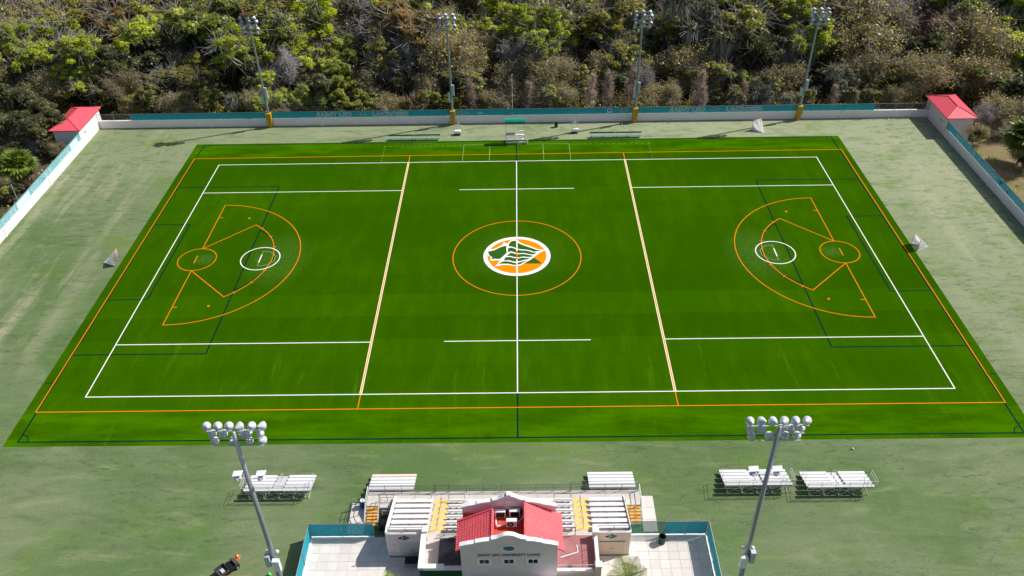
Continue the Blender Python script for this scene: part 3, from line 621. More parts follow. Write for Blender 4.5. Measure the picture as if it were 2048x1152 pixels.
def railing(name, pts, h=1.05, post=1.2, m='rail', parent=gs, off=GO, mid=1, panel=None, r=.028):
    q = MB(off)
    for a, c in zip(pts, pts[1:]):
        a, c = Vector(a), Vector(c); up = Vector((0, 0, h))
        q.tube(a+up, c+up, r, n=6)
        for k in range(1, mid+1): q.tube(a+up*k/(mid+1), c+up*k/(mid+1), r*.8, n=5)
        n = max(1, round((c-a).length/post))
        for i in range(n+1): p = a+(c-a)*i/n; q.tube(p, p+up, r, n=6)
    o = q.build(name, m, parent)
    if panel:
        for a, c in zip(pts, pts[1:]):
            q = MB(off); a, c = Vector(a), Vector(c); up = Vector((0, 0, h)); q.add([a, c, c+up*.97, a+up*.97], [(0, 1, 2, 3)]); q.build('rail_mesh', panel, o)
    return o
railing('front_railing', [(GX0+.05, -42.45, DZ), (-8.3, -42.45, DZ), (-6.9, -42.45, DZ)], panel='wire_mesh', post=1.65)
railing('front_railing', [(-6.88, -42.45, DZ), (5.3, -42.45, DZ)], panel='wire_mesh', post=1.65); railing('front_railing', [(5.32, -42.45, DZ), (GX1-.05, -42.45, DZ)], panel='wire_mesh', post=1.65)
for a in (-8.35, 5.3): railing('raised_gate_frame', [(a, -42.40, DZ), (a+1.5, -42.40, DZ)], h=1.3, post=1.5, mid=0)
railing('side_railing', [(GX0+.06, -42.5, DZ), (GX0+.06, -44.1, DZ), (GX0+.06, -45.9, .1)], m='aluminium_dull', r=.045); railing('side_railing', [(GX1-.06, -42.5, DZ), (GX1-.06, -44.2, DZ), (GX1-.06, -45.8, .1)], m='aluminium_dull', r=.045)
railing('stair_railing', [(-13.7, -44.15, DZ), (-13.7, -45.9, .1)], m='aluminium_dull'); railing('stair_railing', [(10.55, -44.25, DZ), (10.55, -45.8, .1)], m='aluminium_dull')
railing('well_railing', [(-13.7, -44.1, DZ), (-13.7, -43.5, DZ), (-12.3, -43.5, DZ)], m='rail', post=.8)
for a, c in ((-10.2, -8.6), (-6.85, -5.3), (3.6, 5.2)): railing('aisle_end_rail', [(a, -43.5, DZ+.01), (c, -43.5, DZ+.01)], h=.95, post=1.6, mid=0)
for a, c in AIS:
    xm = (a+c)/2; q = MB(GO)
    for i in range(6): T = DZ+.36*i; y = -43.5-.9*i-.25; q.tube((xm, y, T), (xm, y, T+.95), .025, n=6)
    for i in (0, 2, 4): q.tube((xm, -43.75-.9*i, DZ+.36*i+.95), (xm, -43.75-.9*(i+1), DZ+.36*(i+1)+.95), .022, n=6)
    q.build('aisle_rail', 'rail', gs)
for a, c in ((SX0+.05, -8.75), (-6.85, -5.05), (3.55, 5.35), (7.35, SX1-.02)): railing('back_railing', [(a, -48.93, 2.9+(.55 if a < -9 or a > 6 else 0)), (c, -48.93, 2.9+(.55 if a < -9 or a > 6 else 0))], h=.75 if (a < -9 or a > 6) else 1.05, post=1.7)
# stairs down to the patios
for x0, x1, ya, sg in ((-15.0, -13.8, -44.1, 1), (10.6, 12.05, -44.2, 1)):
    for k in range(6):
        z = DZ-.157*(k+1)
        MB(GO).box(x0, x1, ya-.27*(k+1)-(.0 if k < 5 else .0), ya-.27*k-.001, 0, z).build('stair_step', 'concrete', gs)
        MB(GO).box(x0+.02, x1-.02, ya-.27*(k+1)+.01, ya-.27*k-.03, z+.001, z+.014).build('step_nosing', 'orange_step', gs)
# store rooms under the back rows
for x0, x1, m1, m2 in ((SX0, -8.72, 'stucco', 'door'), (7.3, SX1, 'stucco_tan', 'door_bounce_tan')):  # right store room's tan stucco and doors carry bounced light in their colour
    MB(GO).box(x0-.02, x1, -49.12, -49.003, 0, 3.5).build('store_wall', m1, gs); MB(GO).box(x0-.04, x1+.02, -49.2, -48.98, 3.503, 3.56).build('store_coping', 'white_trim', gs)
    xd = x0+(1.0 if x0 < 0 else .35)
    for k in range(2):
        d = MB(GO).box(xd+1.15*k+.01, xd+1.15*k+1.14, -49.15, -49.121, .05, 2.08).build('door', m2, gs)
        MB(GO).box(xd+1.15*k+(1.0 if k == 0 else .08), xd+1.15*k+(1.05 if k == 0 else .13), -49.2, -49.151, .98, 1.12).build('handle', 'dark_grey', d)
    MB(GO).box(xd-.05, xd+2.36, -49.17, -49.121, 2.085, 2.15).build('door_head', 'print_teal' if x0 > 0 else 'aluminium', gs)
    MB(GO).lathe((x0+.42, -49.12, 1.75), [(0, 0), (.07, 0), (.07, .03)], 10, (0, -1, 0)).build('alarm', 'red_metal', gs)
    MB(GO).box(x0+.32, x0+.52, -49.14, -49.121, 1.4, 1.52).build('switch_plate', 'plastic_white', gs)
    lion(gs, GO, lambda u, v, t, c=(x0+x1)/2-.1: (c+u, -49.125-t, 2.78+v*.72), .78, 0, 'white_trim', 'green_canvas', .006)

# ================================================================== press building on the terrace
PO = (-.75, -51, 0); pb = thing('press_building', 'stucco press building with curved parapets and red tiled roofs', 'building', PO)
BX0, BX1, BF, BB = -4.97, 3.47, -53.0, -48.65; XM = (BX0+BX1)/2; TZ = 2.9
prof = [(0, 8.46), (.2, 8.45), (.4, 8.39), (.6, 8.28), (.8, 8.14), (1.0, 8.02), (1.25, 7.94), (1.5, 7.9), (1.501, 7.74), (2.2, 7.62), (2.9, 7.45), (2.901, 7.36), (3.6, 7.2), (4.22, 6.98)]
full = [(-u, v) for u, v in reversed(prof)]+prof[1:]
for y0, y1, zb, nm in ((BF, BF+.26, 0, 'front_wall'), (BB-.26, BB, TZ, 'field_wall')):
    q = MB(PO); q.ext([(-4.22, zb)]+full+[(4.22, zb)], lambda u, v, t: (XM+u, t, v), y0, y1); q.build(nm, 'stucco', pb)
    segs = [full[0:3], full[3:6], full[6:15], full[15:18], full[18:21]]
    segs = [[p for p in full if -4.3 < p[0] < -2.9005], [p for p in full if -2.9005 < p[0] < -1.5005], [p for p in full if abs(p[0]) < 1.5005], [p for p in full if 1.5005 < p[0] < 2.9005], [p for p in full if 2.9005 < p[0] < 4.3]]
    for sg in segs:
        e0, e1 = (.04 if sg[0][0] < -4 else 0), (.04 if sg[-1][0] > 4 else 0)
        sg = [(sg[0][0]-e0, sg[0][1])]+sg[1:-1]+[(sg[-1][0]+e1, sg[-1][1])]
        q = MB(PO); q.ext(sg+[(u, v+.17) for u, v in reversed(sg)], lambda u, v, t: (XM+u, t, v+.002), y0-.07, y1+.07); q.build('coping', 'white_trim', pb)
    if nm == 'field_wall': q = MB(PO); q.box(XM-.2, XM+.2, y0-.09, y1+.09, 8.60, 8.80); q.build('cap_stone', 'white_trim', pb)
for x0, x1 in ((BX0, BX0+.22), (BX1-.22, BX1)): MB(PO).box(x0, x1, BF+.262, BB-.262, TZ, 6.0).build('side_wall', 'stucco', pb)
MB(PO).box(BX0+.222, BX1-.222, BF+.262, BB-.262, 5.9, 6.2).build('flat_roof', 'red_flat', pb)
def tiled(name, xi, zi, xe, ze, y0, y1):
    """pantile roof slope from ridge xi,zi to eave xe,ze: rolls run down the slope, courses step"""
    nx, nr = 13, max(6, round((y1-y0)/.27)); sub = 4
    vs, fs = [], []
    cols = nr*sub
    for i in range(nx):
        for e in (0, 1):
            f = (i+e)/nx; x = xi+(xe-xi)*f; z = zi+(ze-zi)*f+(.0 if e == 0 else .035)
            for j in range(cols+1):
                vs.append((x, y0+(y1-y0)*j/cols, z+.055*abs(math.sin(math.pi*j/sub))+.0))
    w_ = cols+1
    for r_ in range(2*nx-1):
        for j in range(cols): fs.append((r_*w_+j, r_*w_+j+1, (r_+1)*w_+j+1, (r_+1)*w_+j))
    k = len(vs); vs += [(xi, y0, zi-.12), (xi, y1, zi-.12), (xe, y1, ze-.14), (xe, y0, ze-.14)]; fs.append((k, k+1, k+2, k+3))
    return MB(PO).add(vs, fs).build(name, 'red_tile', pb)
rr = tiled('tiled_roof', .72, 7.72, 4.0, 5.95, BF+.27, BB-.27)
MB(PO).hexa([(.56, BF+.27, 7.6), (.80, BF+.27, 7.6), (.80, BB-.27, 7.6), (.56, BB-.27, 7.6), (.6, BF+.27, 7.84), (.76, BF+.27, 7.84), (.76, BB-.27, 7.84), (.6, BB-.27, 7.84)]).build('ridge_cap', 'red_tile', rr)
MB(PO).box(.60, .72, BF+.27, BB-.27, 6.2, 7.6).build('roof_upstand', 'red_flat', rr); MB(PO).box(3.9, 4.02, BF+.27, BB-.27, 5.72, 5.9).build('fascia', 'red_metal', rr)
yl = -49.75
rl = tiled('tiled_roof', -2.2, 7.72, -5.42, 5.95, BF+.27, yl)
MB(PO).hexa([(-2.3, BF+.27, 7.6), (-2.06, BF+.27, 7.6), (-2.06, yl, 7.6), (-2.3, yl, 7.6), (-2.26, BF+.27, 7.84), (-2.1, BF+.27, 7.84), (-2.1, yl, 7.84), (-2.26, yl, 7.84)]).build('ridge_cap', 'red_tile', rl)
MB(PO).box(-2.2, -2.08, BF+.27, yl, 6.2, 7.6).build('roof_upstand', 'red_flat', rl); MB(PO).box(-5.44, -5.32, BF+.27, yl, 5.72, 5.9).build('fascia', 'red_metal', rl)
q = MB(PO); q.ext([(-2.1, 7.9), (-5.45, 6.08), (-5.45, 5.75), (-2.1, 6.2)], lambda u, v, t: (u, t, v), yl+.002, yl+.16); q.build('gable_board', 'red_metal', rl)
MB(PO).box(-4.9, -2.2, yl-.1, BB-.27, 6.21, 6.24).build('roof_patch', 'red_flat', pb)
# windows, lettering and the oval crest of the front wall
for cx in (XM-2.18, XM-.02, XM+2.1):
    f = MB(PO); f.box(cx-.62, cx+.62, BF-.06, BF-.002, 4.36, 4.54); f.box(cx-.62, cx+.62, BF-.06, BF-.002, 5.12, 5.30); f.box(cx-.62, cx-.42, BF-.06, BF-.002, 4.54, 5.12); f.box(cx+.42, cx+.62, BF-.06, BF-.002, 4.54, 5.12)
    wo = f.build('window', 'white_trim', pb)
    for dx in (-.21, .21):
        for dz in (4.685, 4.975): MB(PO).box(cx+dx-.185, cx+dx+.185, BF-.018, BF-.003, dz-.13, dz+.13).build('pane', 'glass', wo)
    MB(PO).box(cx-.03, cx+.03, BF-.03, BF-.004, 4.541, 5.119).build('mullion', 'white_trim', wo)
lettering('letter', pb, PO, lambda u, v, t: (XM-2.72+u, BF-.03-t, 5.58+v), 'SAINT LEO UNIVERSITY LIONS', 5.4, .36, 'letter_dark', 0, .025)
q = MB(PO); q.ext([(.68*math.cos(a), .46*math.sin(a)) for a in np.linspace(0, 2*math.pi, 29)[:-1]], lambda u, v, t: (XM+u, t, 6.75+v), BF-.06, BF-.002); cr = q.build('crest_frame', 'white_trim', pb)
q = MB(PO); q.ext([(.5*math.cos(a), .32*math.sin(a)) for a in np.linspace(0, 2*math.pi, 29)[:-1]], lambda u, v, t: (XM+u, t, 6.75+v), BF-.075, BF-.061); q.build('crest', 'emblem_blue', cr)
lion(cr, PO, lambda u, v, t: (XM+u*1.15, BF-.078-t, 6.73+v*.8), .33, 0, 'print_teal', 'emblem_blue', .003)
MB(PO).box(XM-.32, XM+.32, BB-.34, BB-.262, 7.72, 7.95).build('wall_lamp', 'plastic_white', pb)
# terraces either side
MB(PO).box(-8.72, BX0-.003, -52.9, -49.003, 0, TZ-.02).build('wing', 'stucco', pb); MB(PO).box(BX1+.003, 7.28, -52.9, -49.003, 0, TZ-.02).build('wing', 'stucco_tan', pb)
MB(PO).box(-7.25, BX0-.01, -52.6, -49.2, TZ-.018, TZ+.004).build('roof_membrane', 'black_roof', pb); MB(PO).box(-8.4, -7.255, -52.6, -49.01, TZ-.018, TZ+.012).build('terrace_strip', 'concrete', pb)
MB(PO).box(-7.25, BX0-.01, -49.198, -49.01, TZ-.018, TZ+.012).build('terrace_strip', 'concrete', pb)
MB(PO).box(BX1+.01, 6.95, -52.6, -49.01, TZ-.018, TZ+.01).build('terrace_floor', 'maroon_floor', pb)
MB(PO).box(-8.78, -8.45, -52.9, -49.2, TZ-.015, 3.78).build('parapet', 'stucco', pb); MB(PO).box(-8.86, -8.38, -53.05, -48.9, 3.783, 3.95).build('parapet_coping', 'white_trim', pb)
MB(PO).box(-8.40, BX0-.01, -52.95, -52.7, TZ-.015, 3.6).build('parapet', 'stucco', pb); MB(PO).box(-8.375, -6.55, -53.05, -52.6, 3.603, 3.93).build('parapet_coping', 'white_trim', pb); MB(PO).box(-6.54, BX0-.01, -53.0, -52.65, 3.603, 3.7).build('parapet_coping', 'stucco', pb)
MB(PO).box(-8.75, BX0-.02, -53.02, -52.96, .3, 3.4).build('green_panel', 'green_canvas', pb)
for x0, x1, y0, y1, z1 in ((6.98, 7.25, -52.6, -49.0, 3.55),): MB(PO).box(x0, x1, y0, y1, TZ-.015, z1).build('parapet', 'stucco_white', pb); MB(PO).box(x0-.03, x1+.03, y0, y1, z1+.003, z1+.1).build('parapet_coping', 'white_trim', pb)
for y in (-49.3, -52.9): MB(PO).box(6.88, 7.38, y-.25, y+.25, 0, 4.0).build('pier', 'stucco_tan', pb); MB(PO).bev(6.82, 7.44, y-.31, y+.31, 4.003, 4.2, .04).build('pier_cap', 'white_trim', pb)
y = -49.3; MB(PO).box(-8.76, -8.36, y-.2, y+.5, 2.95, 4.0).build('pier', 'stucco_tan', pb); MB(PO).bev(-8.84, -8.3, y-.1, y+.58, 4.003, 4.2, .04).build('pier_cap', 'white_trim', pb)
MB(PO).box(BX1+.01, 6.87, -52.95, -52.72, TZ-.015, 3.15).build('parapet', 'stucco_tan', pb); MB(PO).box(BX1+.0, 6.6, -53.02, -52.68, 3.153, 3.26).build('parapet_coping', 'white_trim', pb)
railing('terrace_rail', [(BX1+.1, -52.8, 3.26), (6.85, -52.8, 3.26)], h=.62, post=1.8, parent=pb, off=PO, m='aluminium_dull', mid=0)
railing('terrace_rail', [(6.9, -52.6, 3.65), (6.9, -49.2, 3.65)], h=.5, post=1.1, parent=pb, off=PO, m='rail', mid=0)
MB(PO).path([(BX1+.4, -51.4, TZ+.06), (5.45, -50.85, TZ+.06), (5.4, -50.1, TZ+.06)], .05, 6).build('drain_pipe', 'plastic_white', pb)
MB(PO).lathe((4.65, -52.25, TZ+.011), [(0, 0), (.22, 0), (.22, .02)], 14).build('roof_drain', 'dark_grey', pb)
# air conditioners and their pipes
def condenser(x, y, z, label, fan=True):
    t = thing('air_conditioner', label, 'air conditioner', (x, y, z), group='air conditioners between the red roofs')
    MB().bev(-.48, .48, -.19, .19, .12, .92, .03).build('case', 'plastic_white', t)
    for sx in (-.35, .35): MB().box(sx-.05, sx+.05, -.2, .2, 0, .118).build('foot', 'dark_grey', t)
    if fan:
        g_ = MB().lathe((-.1, -.192, .52), [(.0, 0), (.32, 0), (.32, .02)], 18, (0, -1, 0)).build('fan_grille', 'dark_grey', t); MB().lathe((-.1, -.213, .52), [(0, 0), (.08, 0), (.08, .02)], 10, (0, -1, 0)).build('fan_hub', 'aluminium', g_)
    else: MB().box(-.36, .4, -.22, -.191, .2, .85).build('coil_panel', 'black', t)
condenser(-1.55, -49.35, 6.2, 'white air conditioner with dark coil nearest the left red roof', False); condenser(-.25, -49.3, 6.2, 'white air conditioner with dark coil nearest the right red roof', False); condenser(-.52, -50.35, 6.2, 'white air conditioner with round fan, nearest the lettered front wall')
MB(PO).path([(-1.95, -49.55, 6.3), (-1.9, -50.3, 6.35), (-1.75, -50.55, 6.45), (-1.0, -50.35, 6.55)], .07, 6).build('pipe', 'plastic_white', pb); MB(PO).path([(-.05, -50.3, 6.55), (.35, -50.0, 6.7), (.6, -49.6, 7.0)], .04, 6).build('pipe', 'plastic_white', pb)
MB(PO).box(-1.95, -1.35, -52.6, -52.15, 6.2, 6.75).build('roof_hatch', 'plastic_white', pb); MB(PO).box(-1.25, -.75, -52.6, -52.2, 6.2, 6.6).build('roof_hatch', 'white_trim', pb)
for x in (-1.0, -.6, .3): MB(PO).lathe((x, -48.98, 6.2), [(.12, 0), (.12, .35), (.18, .4), (.1, .5)], 10).build('roof_vent', 'dark_grey', pb)

# ================================================================== patios
def patio(name, x0, x1, y0, y1, tx, ty):
    o = ((x0+x1)/2, (y0+y1)/2, 0)
    p = MB(o).box(x0, x1, y0, y1, .003, .02).build(name, 'paving_joint'); p.location = o; p['kind'] = 'structure'
    nx, ny = round((x1-x0)/tx), round((y1-y0)/ty); dx, dy = (x1-x0)/nx, (y1-y0)/ny
    me = MB().bev(-dx/2+.014, dx/2-.014, -dy/2+.014, dy/2-.014, 0, .022, .006).mesh('slab', 'paving')
    for i in range(nx):
        for j in range(ny): link('slab', me, p, (x0+dx*(i+.5)-o[0], y0+dy*(j+.5)-o[1], .0205))
patio('patio', -20.0, SX0-.05, -57, -46.95, .95, .95); patio('patio', SX1+.05, 18.05, -57, -47.0, .95, .95)
patio('walkway', SX0-.05, -8.9, -57, -49.25, .95, .95); patio('walkway', 7.45, SX1+.05, -57, -49.25, .95, .95)
patio('concrete_pad', 12.2, 13.62, -46.6, -42.3, 1.42, 1.43); patio('concrete_pad', -16.75, -15.12, -46.6, -42.9, 1.63, 1.2)
def patio_fence(label, fn, L, cuts, **kw): return fence('windscreen_fence', label, fn, L, cuts, step=2.6, z0=.24, z1=2.2, kerb=True, **kw)
patio_fence('teal screen fence across the back of the left patio', lambda u, d, z: Vector((-20.1+u, -47.02+.13-d, z)), 6.2, [0, 3.2, 6.2])
patio_fence('bright cyan sunlit screen fence down the left edge of the left patio', lambda u, d, z: Vector((-20.05-.13+d, -47.1-u, z)), 9, [0, 3, 6, 9])
patio_fence('dark green see-through screen fence beside the right store room', lambda u, d, z: Vector((10.75+u, -47.0+.13-d, z)), 3.3, [0, 3.3], thin=(0,))
patio_fence('blue teal screen fence across the back of the right patio', lambda u, d, z: Vector((14.1+u, -47.05+.13-d, z)), 4.0, [0, 4.0])
patio_fence('shaded teal screen fence down the right edge of the right patio', lambda u, d, z: Vector((18.2-.13+d, -47.1-u, z)), 9, [0, 3, 6, 9])
t = thing('ramp_railing', 'dark metal railing round the concrete pad left of the stairs', 'railing', (-16.6, -45, 0))
railing('rail_run', [(-15.6, -43.6, .02), (-16.7, -43.7, .02), (-16.75, -45.6, .02), (-16.2, -46.55, .02)], parent=t, off=(-16.6, -45, 0), m='rail_dark', post=1.0)

# ================================================================== things on and round the field
def bin_(name, label, p, r, h, m, lid=None):
    t = thing(name, label, 'bin', p)
    q = MB(); q.sm = False; q.lathe((0, 0, 0), [(r*.85, 0), (r*.9, .03), (r, h*.9), (r*1.05, h*.9), (r*1.05, h), (r*.9, h), (r*.82, .1)], 18, cap=True); q.build('body', m, t)
    if lid: MB().lathe((0, 0, h*.55), [(0, 0), (r*.84, 0), (r*.84, .02)], 16).build('liner', lid, t)
    return t
bin_('trash_can', 'dark green trash can by the far wall right of the scorer stand', (7.15, 39.8, 0), .33, .85, 'dark_green', 'black')
bin_('trash_can', 'dark green open trash can in the right patio by the fence', (13.75, -47.85, .045), .36, 1.0, 'dark_green', 'black')
t = thing('barrel', 'blue barrel beside the grandstand deck on the concrete pad', 'barrel', (-15.55, -43.35, .045))
MB().lathe((0, 0, 0), [(.29, 0), (.30, .05), (.32, .3), (.33, .32), (.32, .35), (.32, .6), (.33, .63), (.32, .66), (.3, .95), (.27, .97)], 16).build('drum', 'blue', t); MB().lathe((0, 0, .972), [(.24, 0), (.24, .03), (.05, .05)], 14).build('lid', 'plastic_white', t)
t = thing('equipment_cart', 'black equipment cart in the dark gap beside the left stairs', 'cart', (-12.95, -45.6, 0))
MB().bev(-.5, .45, -.75, .65, .25, .85, .05).build('body', 'black', t); MB().bev(-.4, .35, -.7, -.15, .853, 1.25, .05).build('hood', 'dark_grey', t)
q = MB(); q.path([(-.4, .55, .85), (-.4, .75, 1.3), (.35, .75, 1.3), (.35, .55, .85)], .025, 6); q.build('handle', 'aluminium_dull', t)
for sx in (-.5, .45):
    for sy in (-.5, .4): MB().lathe((sx-.06, sy, .2), [(.0, 0), (.2, 0), (.2, .12), (0, .12)], 14, (1, 0, 0)).build('wheel', 'rubber', t)
t = thing('shadow_table', 'black table added for shadow and dark frame below the left store room door', 'table', (-9.75, -50.1, .045))  # table added as a dark stand-in for shadow and a black frame
MB().bev(-.85, .85, -.38, .38, .72, .77, .01).build('tabletop', 'black', t); MB().box(-.8, .8, .3, .34, .1, .719).build('shadow_cloth', 'black', t)
for sx in (-.75, .75):
    for sy in (-.32, .28): MB().tube((sx, sy, 0), (sx, sy, .72), .022, n=6).build('leg', 'rail_dark', t)
# team benches
def bench(label, x):
    t = thing('team_bench', label, 'bench', (x, 35.45, 0), group='long team benches at the far touch line')
    for k in (-1, 1):
        for y, z, w_, m in ((.12, .44, .14, 'bench_teal'), (-.14, .44, .14, 'bench_teal'), ):
            MB().bev(-4.55 if k < 0 else .02, -.02 if k < 0 else 4.55, y-.12, y+.12, z, z+.045, .01).build('seat_plank', m, t)
        MB().box(-4.55 if k < 0 else .02, -.02 if k < 0 else 4.55, .40, .45, .66, .90).build('back_plank', 'bench_dark', t)
        MB().box(-4.55 if k < 0 else .02, -.02 if k < 0 else 4.55, -.30, -.27, .40, .43).build('front_edge', 'bench_dark', t)
    for x_ in (-4.2, -2.2, -.3, .3, 2.2, 4.2):
        q = MB(); q.box(x_-.03, x_+.03, -.2, .35, .38, .438); q.box(x_-.03, x_+.03, -.24, -.16, 0, .38); q.box(x_-.03, x_+.03, .26, .34, 0, .38); q.hexa([(x_-.03, .32, .4), (x_+.03, .32, .4), (x_+.03, .38, .4), (x_-.03, .38, .4), (x_-.03, .36, .9), (x_+.03, .36, .9), (x_+.03, .398, .9), (x_-.03, .398, .9)]); q.build('leg', 'bench_teal', t)
bench('long green team bench left of the canopied scorer stand', -18.0); bench('long green team bench right of the canopied scorer stand', 17.4)
# canopied scorer stand on wheels
t = thing('scorer_stand', 'wheeled scorer stand with green canopy at the far midfield', 'stand', (-.16, 33.78, 0)); t.scale = (1.06, .72, 1.17)
for x_ in (-1.55, 1.5):
    q = MB(); q.tube((x_, -.45, .35), (x_, -.45, 1.1), .04, n=6); q.tube((x_, 1.45, .35), (x_, 1.45, 3.1), .04, n=6); q.tube((x_, -.45, .36), (x_, 1.45, .36), .05, n=6); q.tube((x_, -.45, 1.1), (x_, .3, 2.35), .035, n=6); q.tube((x_, .3, 2.35), (x_, .45, 3.15), .035, n=6); q.build('side_frame', 'aluminium_dull', t)
    for y_ in (-.4, 1.4):
        w_ = MB().lathe((x_-.06, y_, .18), [(.0, 0), (.18, 0), (.18, .12), (0, .12)], 14, (1, 0, 0)).build('wheel', 'rubber', t); MB().lathe((x_-.075, y_, .18), [(.0, 0), (.09, 0), (.09, .15), (0, .15)], 10, (1, 0, 0)).build('hub', 'aluminium', w_)
for n_, y_, z_, r_ in (('front_beam', -.45, .40, .06), ('rear_beam', 1.45, .40, .05), ('front_rail', -.45, 1.12, .05), ('eave_beam', .42, 3.12, .04), ('rear_top_beam', 1.45, 3.1, .04)): MB().tube((-1.6, y_, z_), (1.55, y_, z_), r_, n=6).build(n_, 'aluminium' if 'front' in n_ else 'aluminium_dull', t)
MB().bev(-1.6, 1.55, -.62, -.46, .28, .40, .02).build('step', 'aluminium', t); MB().box(-1.5, 1.45, -.1, .42, 1.28, 1.33).build('desk', 'aluminium_dull', t); MB().box(.1, 1.42, -.08, .4, 1.332, 1.42).build('table_cover', 'plastic_white', t)
MB().box(.75, 1.42, .55, .8, 1.55, 1.85).build('white_case', 'plastic_white', t); MB().box(-1.48, 1.43, .95, 1.3, .85, .9).build('bench_plank', 'aluminium', t); MB().box(-1.5, .0, .45, .5, 1.34, 1.62).build('back_panel', 'aluminium_dull', t)
MB().box(-1.5, 1.45, .5, 1.4, .42, .46).build('floor_panel', 'aluminium_dull', t)
q = MB(); cp = [(.25, 3.1), (.3, 3.42), (.7, 3.68), (1.3, 3.66), (1.62, 3.4), (1.66, 3.12)]; q.ext(cp, lambda u, v, t_: (t_, u, v), -1.66, 1.62); q.build('canopy', 'teal_canvas', t)
q = MB(); q.tube((1.55, .2, 1.15), (2.05, -.45, .12), .045, n=6); q.tube((2.05, -.45, .12), (1.6, -.5, .35), .035, n=6); q.build('tow_bar', 'aluminium', t)
# white cooler carts
def cooler(label, x, y, f):
    t = thing('water_cart', label, 'cart', (x, y, 0), group='white water carts by the far wall')
    MB().bev(-.55, .55, -.32, .32, .38, .80, .05).build('tank', 'plastic_white', t); MB().bev(-.5, .5, -.28, .28, .802, .86, .02).build('lid', 'white_trim', t)
    MB().box(-.58, .58, -.36, .36, .30, .378).build('tray', 'dark_grey', t)
    for sx in (-.45, .4):
        for sy in (-.3, .3): MB().lathe((sx-.05, sy, .16), [(.0, 0), (.16, 0), (.16, .1), (0, .1)], 12, (1, 0, 0)).build('wheel', 'rubber', t)
    q = MB(); q.path([(-.5, .34, .4), (-.52, .5, 1.75), (.48, .5, 1.75), (.5, .34, .4)], .03, 6); q.tube((-.52, .46, 1.4), (.48, .46, 1.4), .03, n=6); q.tube((-.52, .42, 1.1), (.48, .42, 1.1), .03, n=6); q.build('handle_frame', 'aluminium', t)
    q = MB(); q.tube((.5, .1, .62), (1.0*f, -.05 if f > 0 else .3, .75), .05, n=6) if f > 0 else q.tube((.45, .4, 1.5), (.95, .55, 1.45), .05, n=6); q.tube((-.1*f, .5, 1.7), (-.05*f+.1, .75, 2.1), .05, n=6); q.build('hose_arm', 'plastic_white', t)
cooler('white water cart near the far floodlight pole left of the scorer stand', -10.45, 37.3, -1); cooler('white water cart right of the scorer stand beside a pole shadow', 10.4, 37.45, 1)
# lacrosse goals
def goal(label, p, rz, face=0, tip=0.):
    t = thing('lacrosse_goal', label, 'goal', p, rz, group='lacrosse goals with white nets'); h = 1.83; w_ = .915; d = 2.05
    tp = [(-w_, 0, .03), (-w_, 0, h), (w_, 0, h), (w_, 0, .03)]
    fr = MB(); fr.path(tp, .03, 8); fr.build('frame', 'orange', t)
    bs = MB(); bs.path([(-w_, 0, .03), (0, d, .03), (w_, 0, .03)], .025, 6); bs.build('base_bar', 'plastic_white', t)
    n = 8; top = [Vector((-w_+2*w_*i/n, 0, h)) for i in range(n+1)]; bot = [Vector((-w_, 0, .04)).lerp(Vector((0, d, .04)), i/(n/2)) if i <= n/2 else Vector((0, d, .04)).lerp(Vector((w_, 0, .04)), (i-n/2)/(n/2)) for i in range(n+1)]
    vs, fs = [], []; m_ = 6
    for j in range(m_+1):
        for i in range(n+1):
            v = top[i].lerp(bot[i], j/m_); k = math.sin(math.pi*j/m_)*.25; v = v-Vector((0, k*(1-abs(i-n/2)/(n/2)), 0)); vs.append(v)
    fs = [(j*(n+1)+i, j*(n+1)+i+1, (j+1)*(n+1)+i+1, (j+1)*(n+1)+i) for j in range(m_) for i in range(n)]
    nn = MB().add(vs, fs); nn.sm = True; nn.build('net', 'net', t)
    q = MB().add([(-w_, 0, .04), (-w_, 0, h), (0, d, .04), (w_, 0, h), (w_, 0, .04)], [(0, 1, 2), (3, 4, 2)]); q.build('side_net', 'net', t)
    return t
goal('white netted lacrosse goal turned away by the far wall', (42.6, 38.05, 0), R(-151))
goal('white netted lacrosse goal behind the left end line', (-56.8, -.5, 0), R(91)); goal('white netted lacrosse goal behind the right end line', (56.44, .87, 0), R(-86))
for i, (x, y, lb) in enumerate(((19.0, 39.9, 'left one of two white balls by the far right pole pad'), (19.4, 39.55, 'right one of two white balls by the far right pole pad'), (67.0, 40.9, 'white ball lying near the far right house by the wall'), (-35.2, 41.3, 'white ball at the foot of the far wall under lettering'), (35.7, -36.4, 'white ball on the pale turf above the rightmost bleacher'), (66.6, -15.2, 'white ball on the pale turf right of the field'))):
    q = MB(); q.sm = True; q.lathe((0, 0, .11), [(.001, -.11), (.055, -.095), (.095, -.055), (.11, 0), (.095, .055), (.055, .095), (.001, .11)], 12); tag(q.build('ball', 'plastic_white'), lb, 'ball', 'white balls lying on the turf').location = (x, y, .005)
# utility cart and small things at the lower left
t = thing('utility_vehicle', 'black utility cart parked on the turf with open cargo box', 'vehicle', (-27.2, -50.55, 0), R(48)); t.scale = (.78, .78, .85)
MB().bev(-1.3, 1.25, -.62, .62, .32, .62, .05).build('chassis', 'black', t)
q = MB(); q.box(-1.35, -.1, -.68, .68, .64, .70); q.box(-1.35, -.1, -.68, -.62, .70, 1.02); q.box(-1.35, -.1, .62, .68, .70, 1.02); q.box(-1.35, -1.29, -.62, .62, .70, 1.02); q.box(-.16, -.1, -.62, .62, .70, 1.08); q.build('cargo_box', 'dark_grey', t)
MB().bev(.0, .5, -.55, .55, .625, .88, .05).build('seat', 'black', t); MB().hexa([(.75, -.58, .62), (1.32, -.5, .62), (1.32, .5, .62), (.75, .58, .62), (.8, -.55, 1.02), (1.2, -.45, .86), (1.2, .45, .86), (.8, .55, 1.02)]).build('hood', 'dark_grey', t)
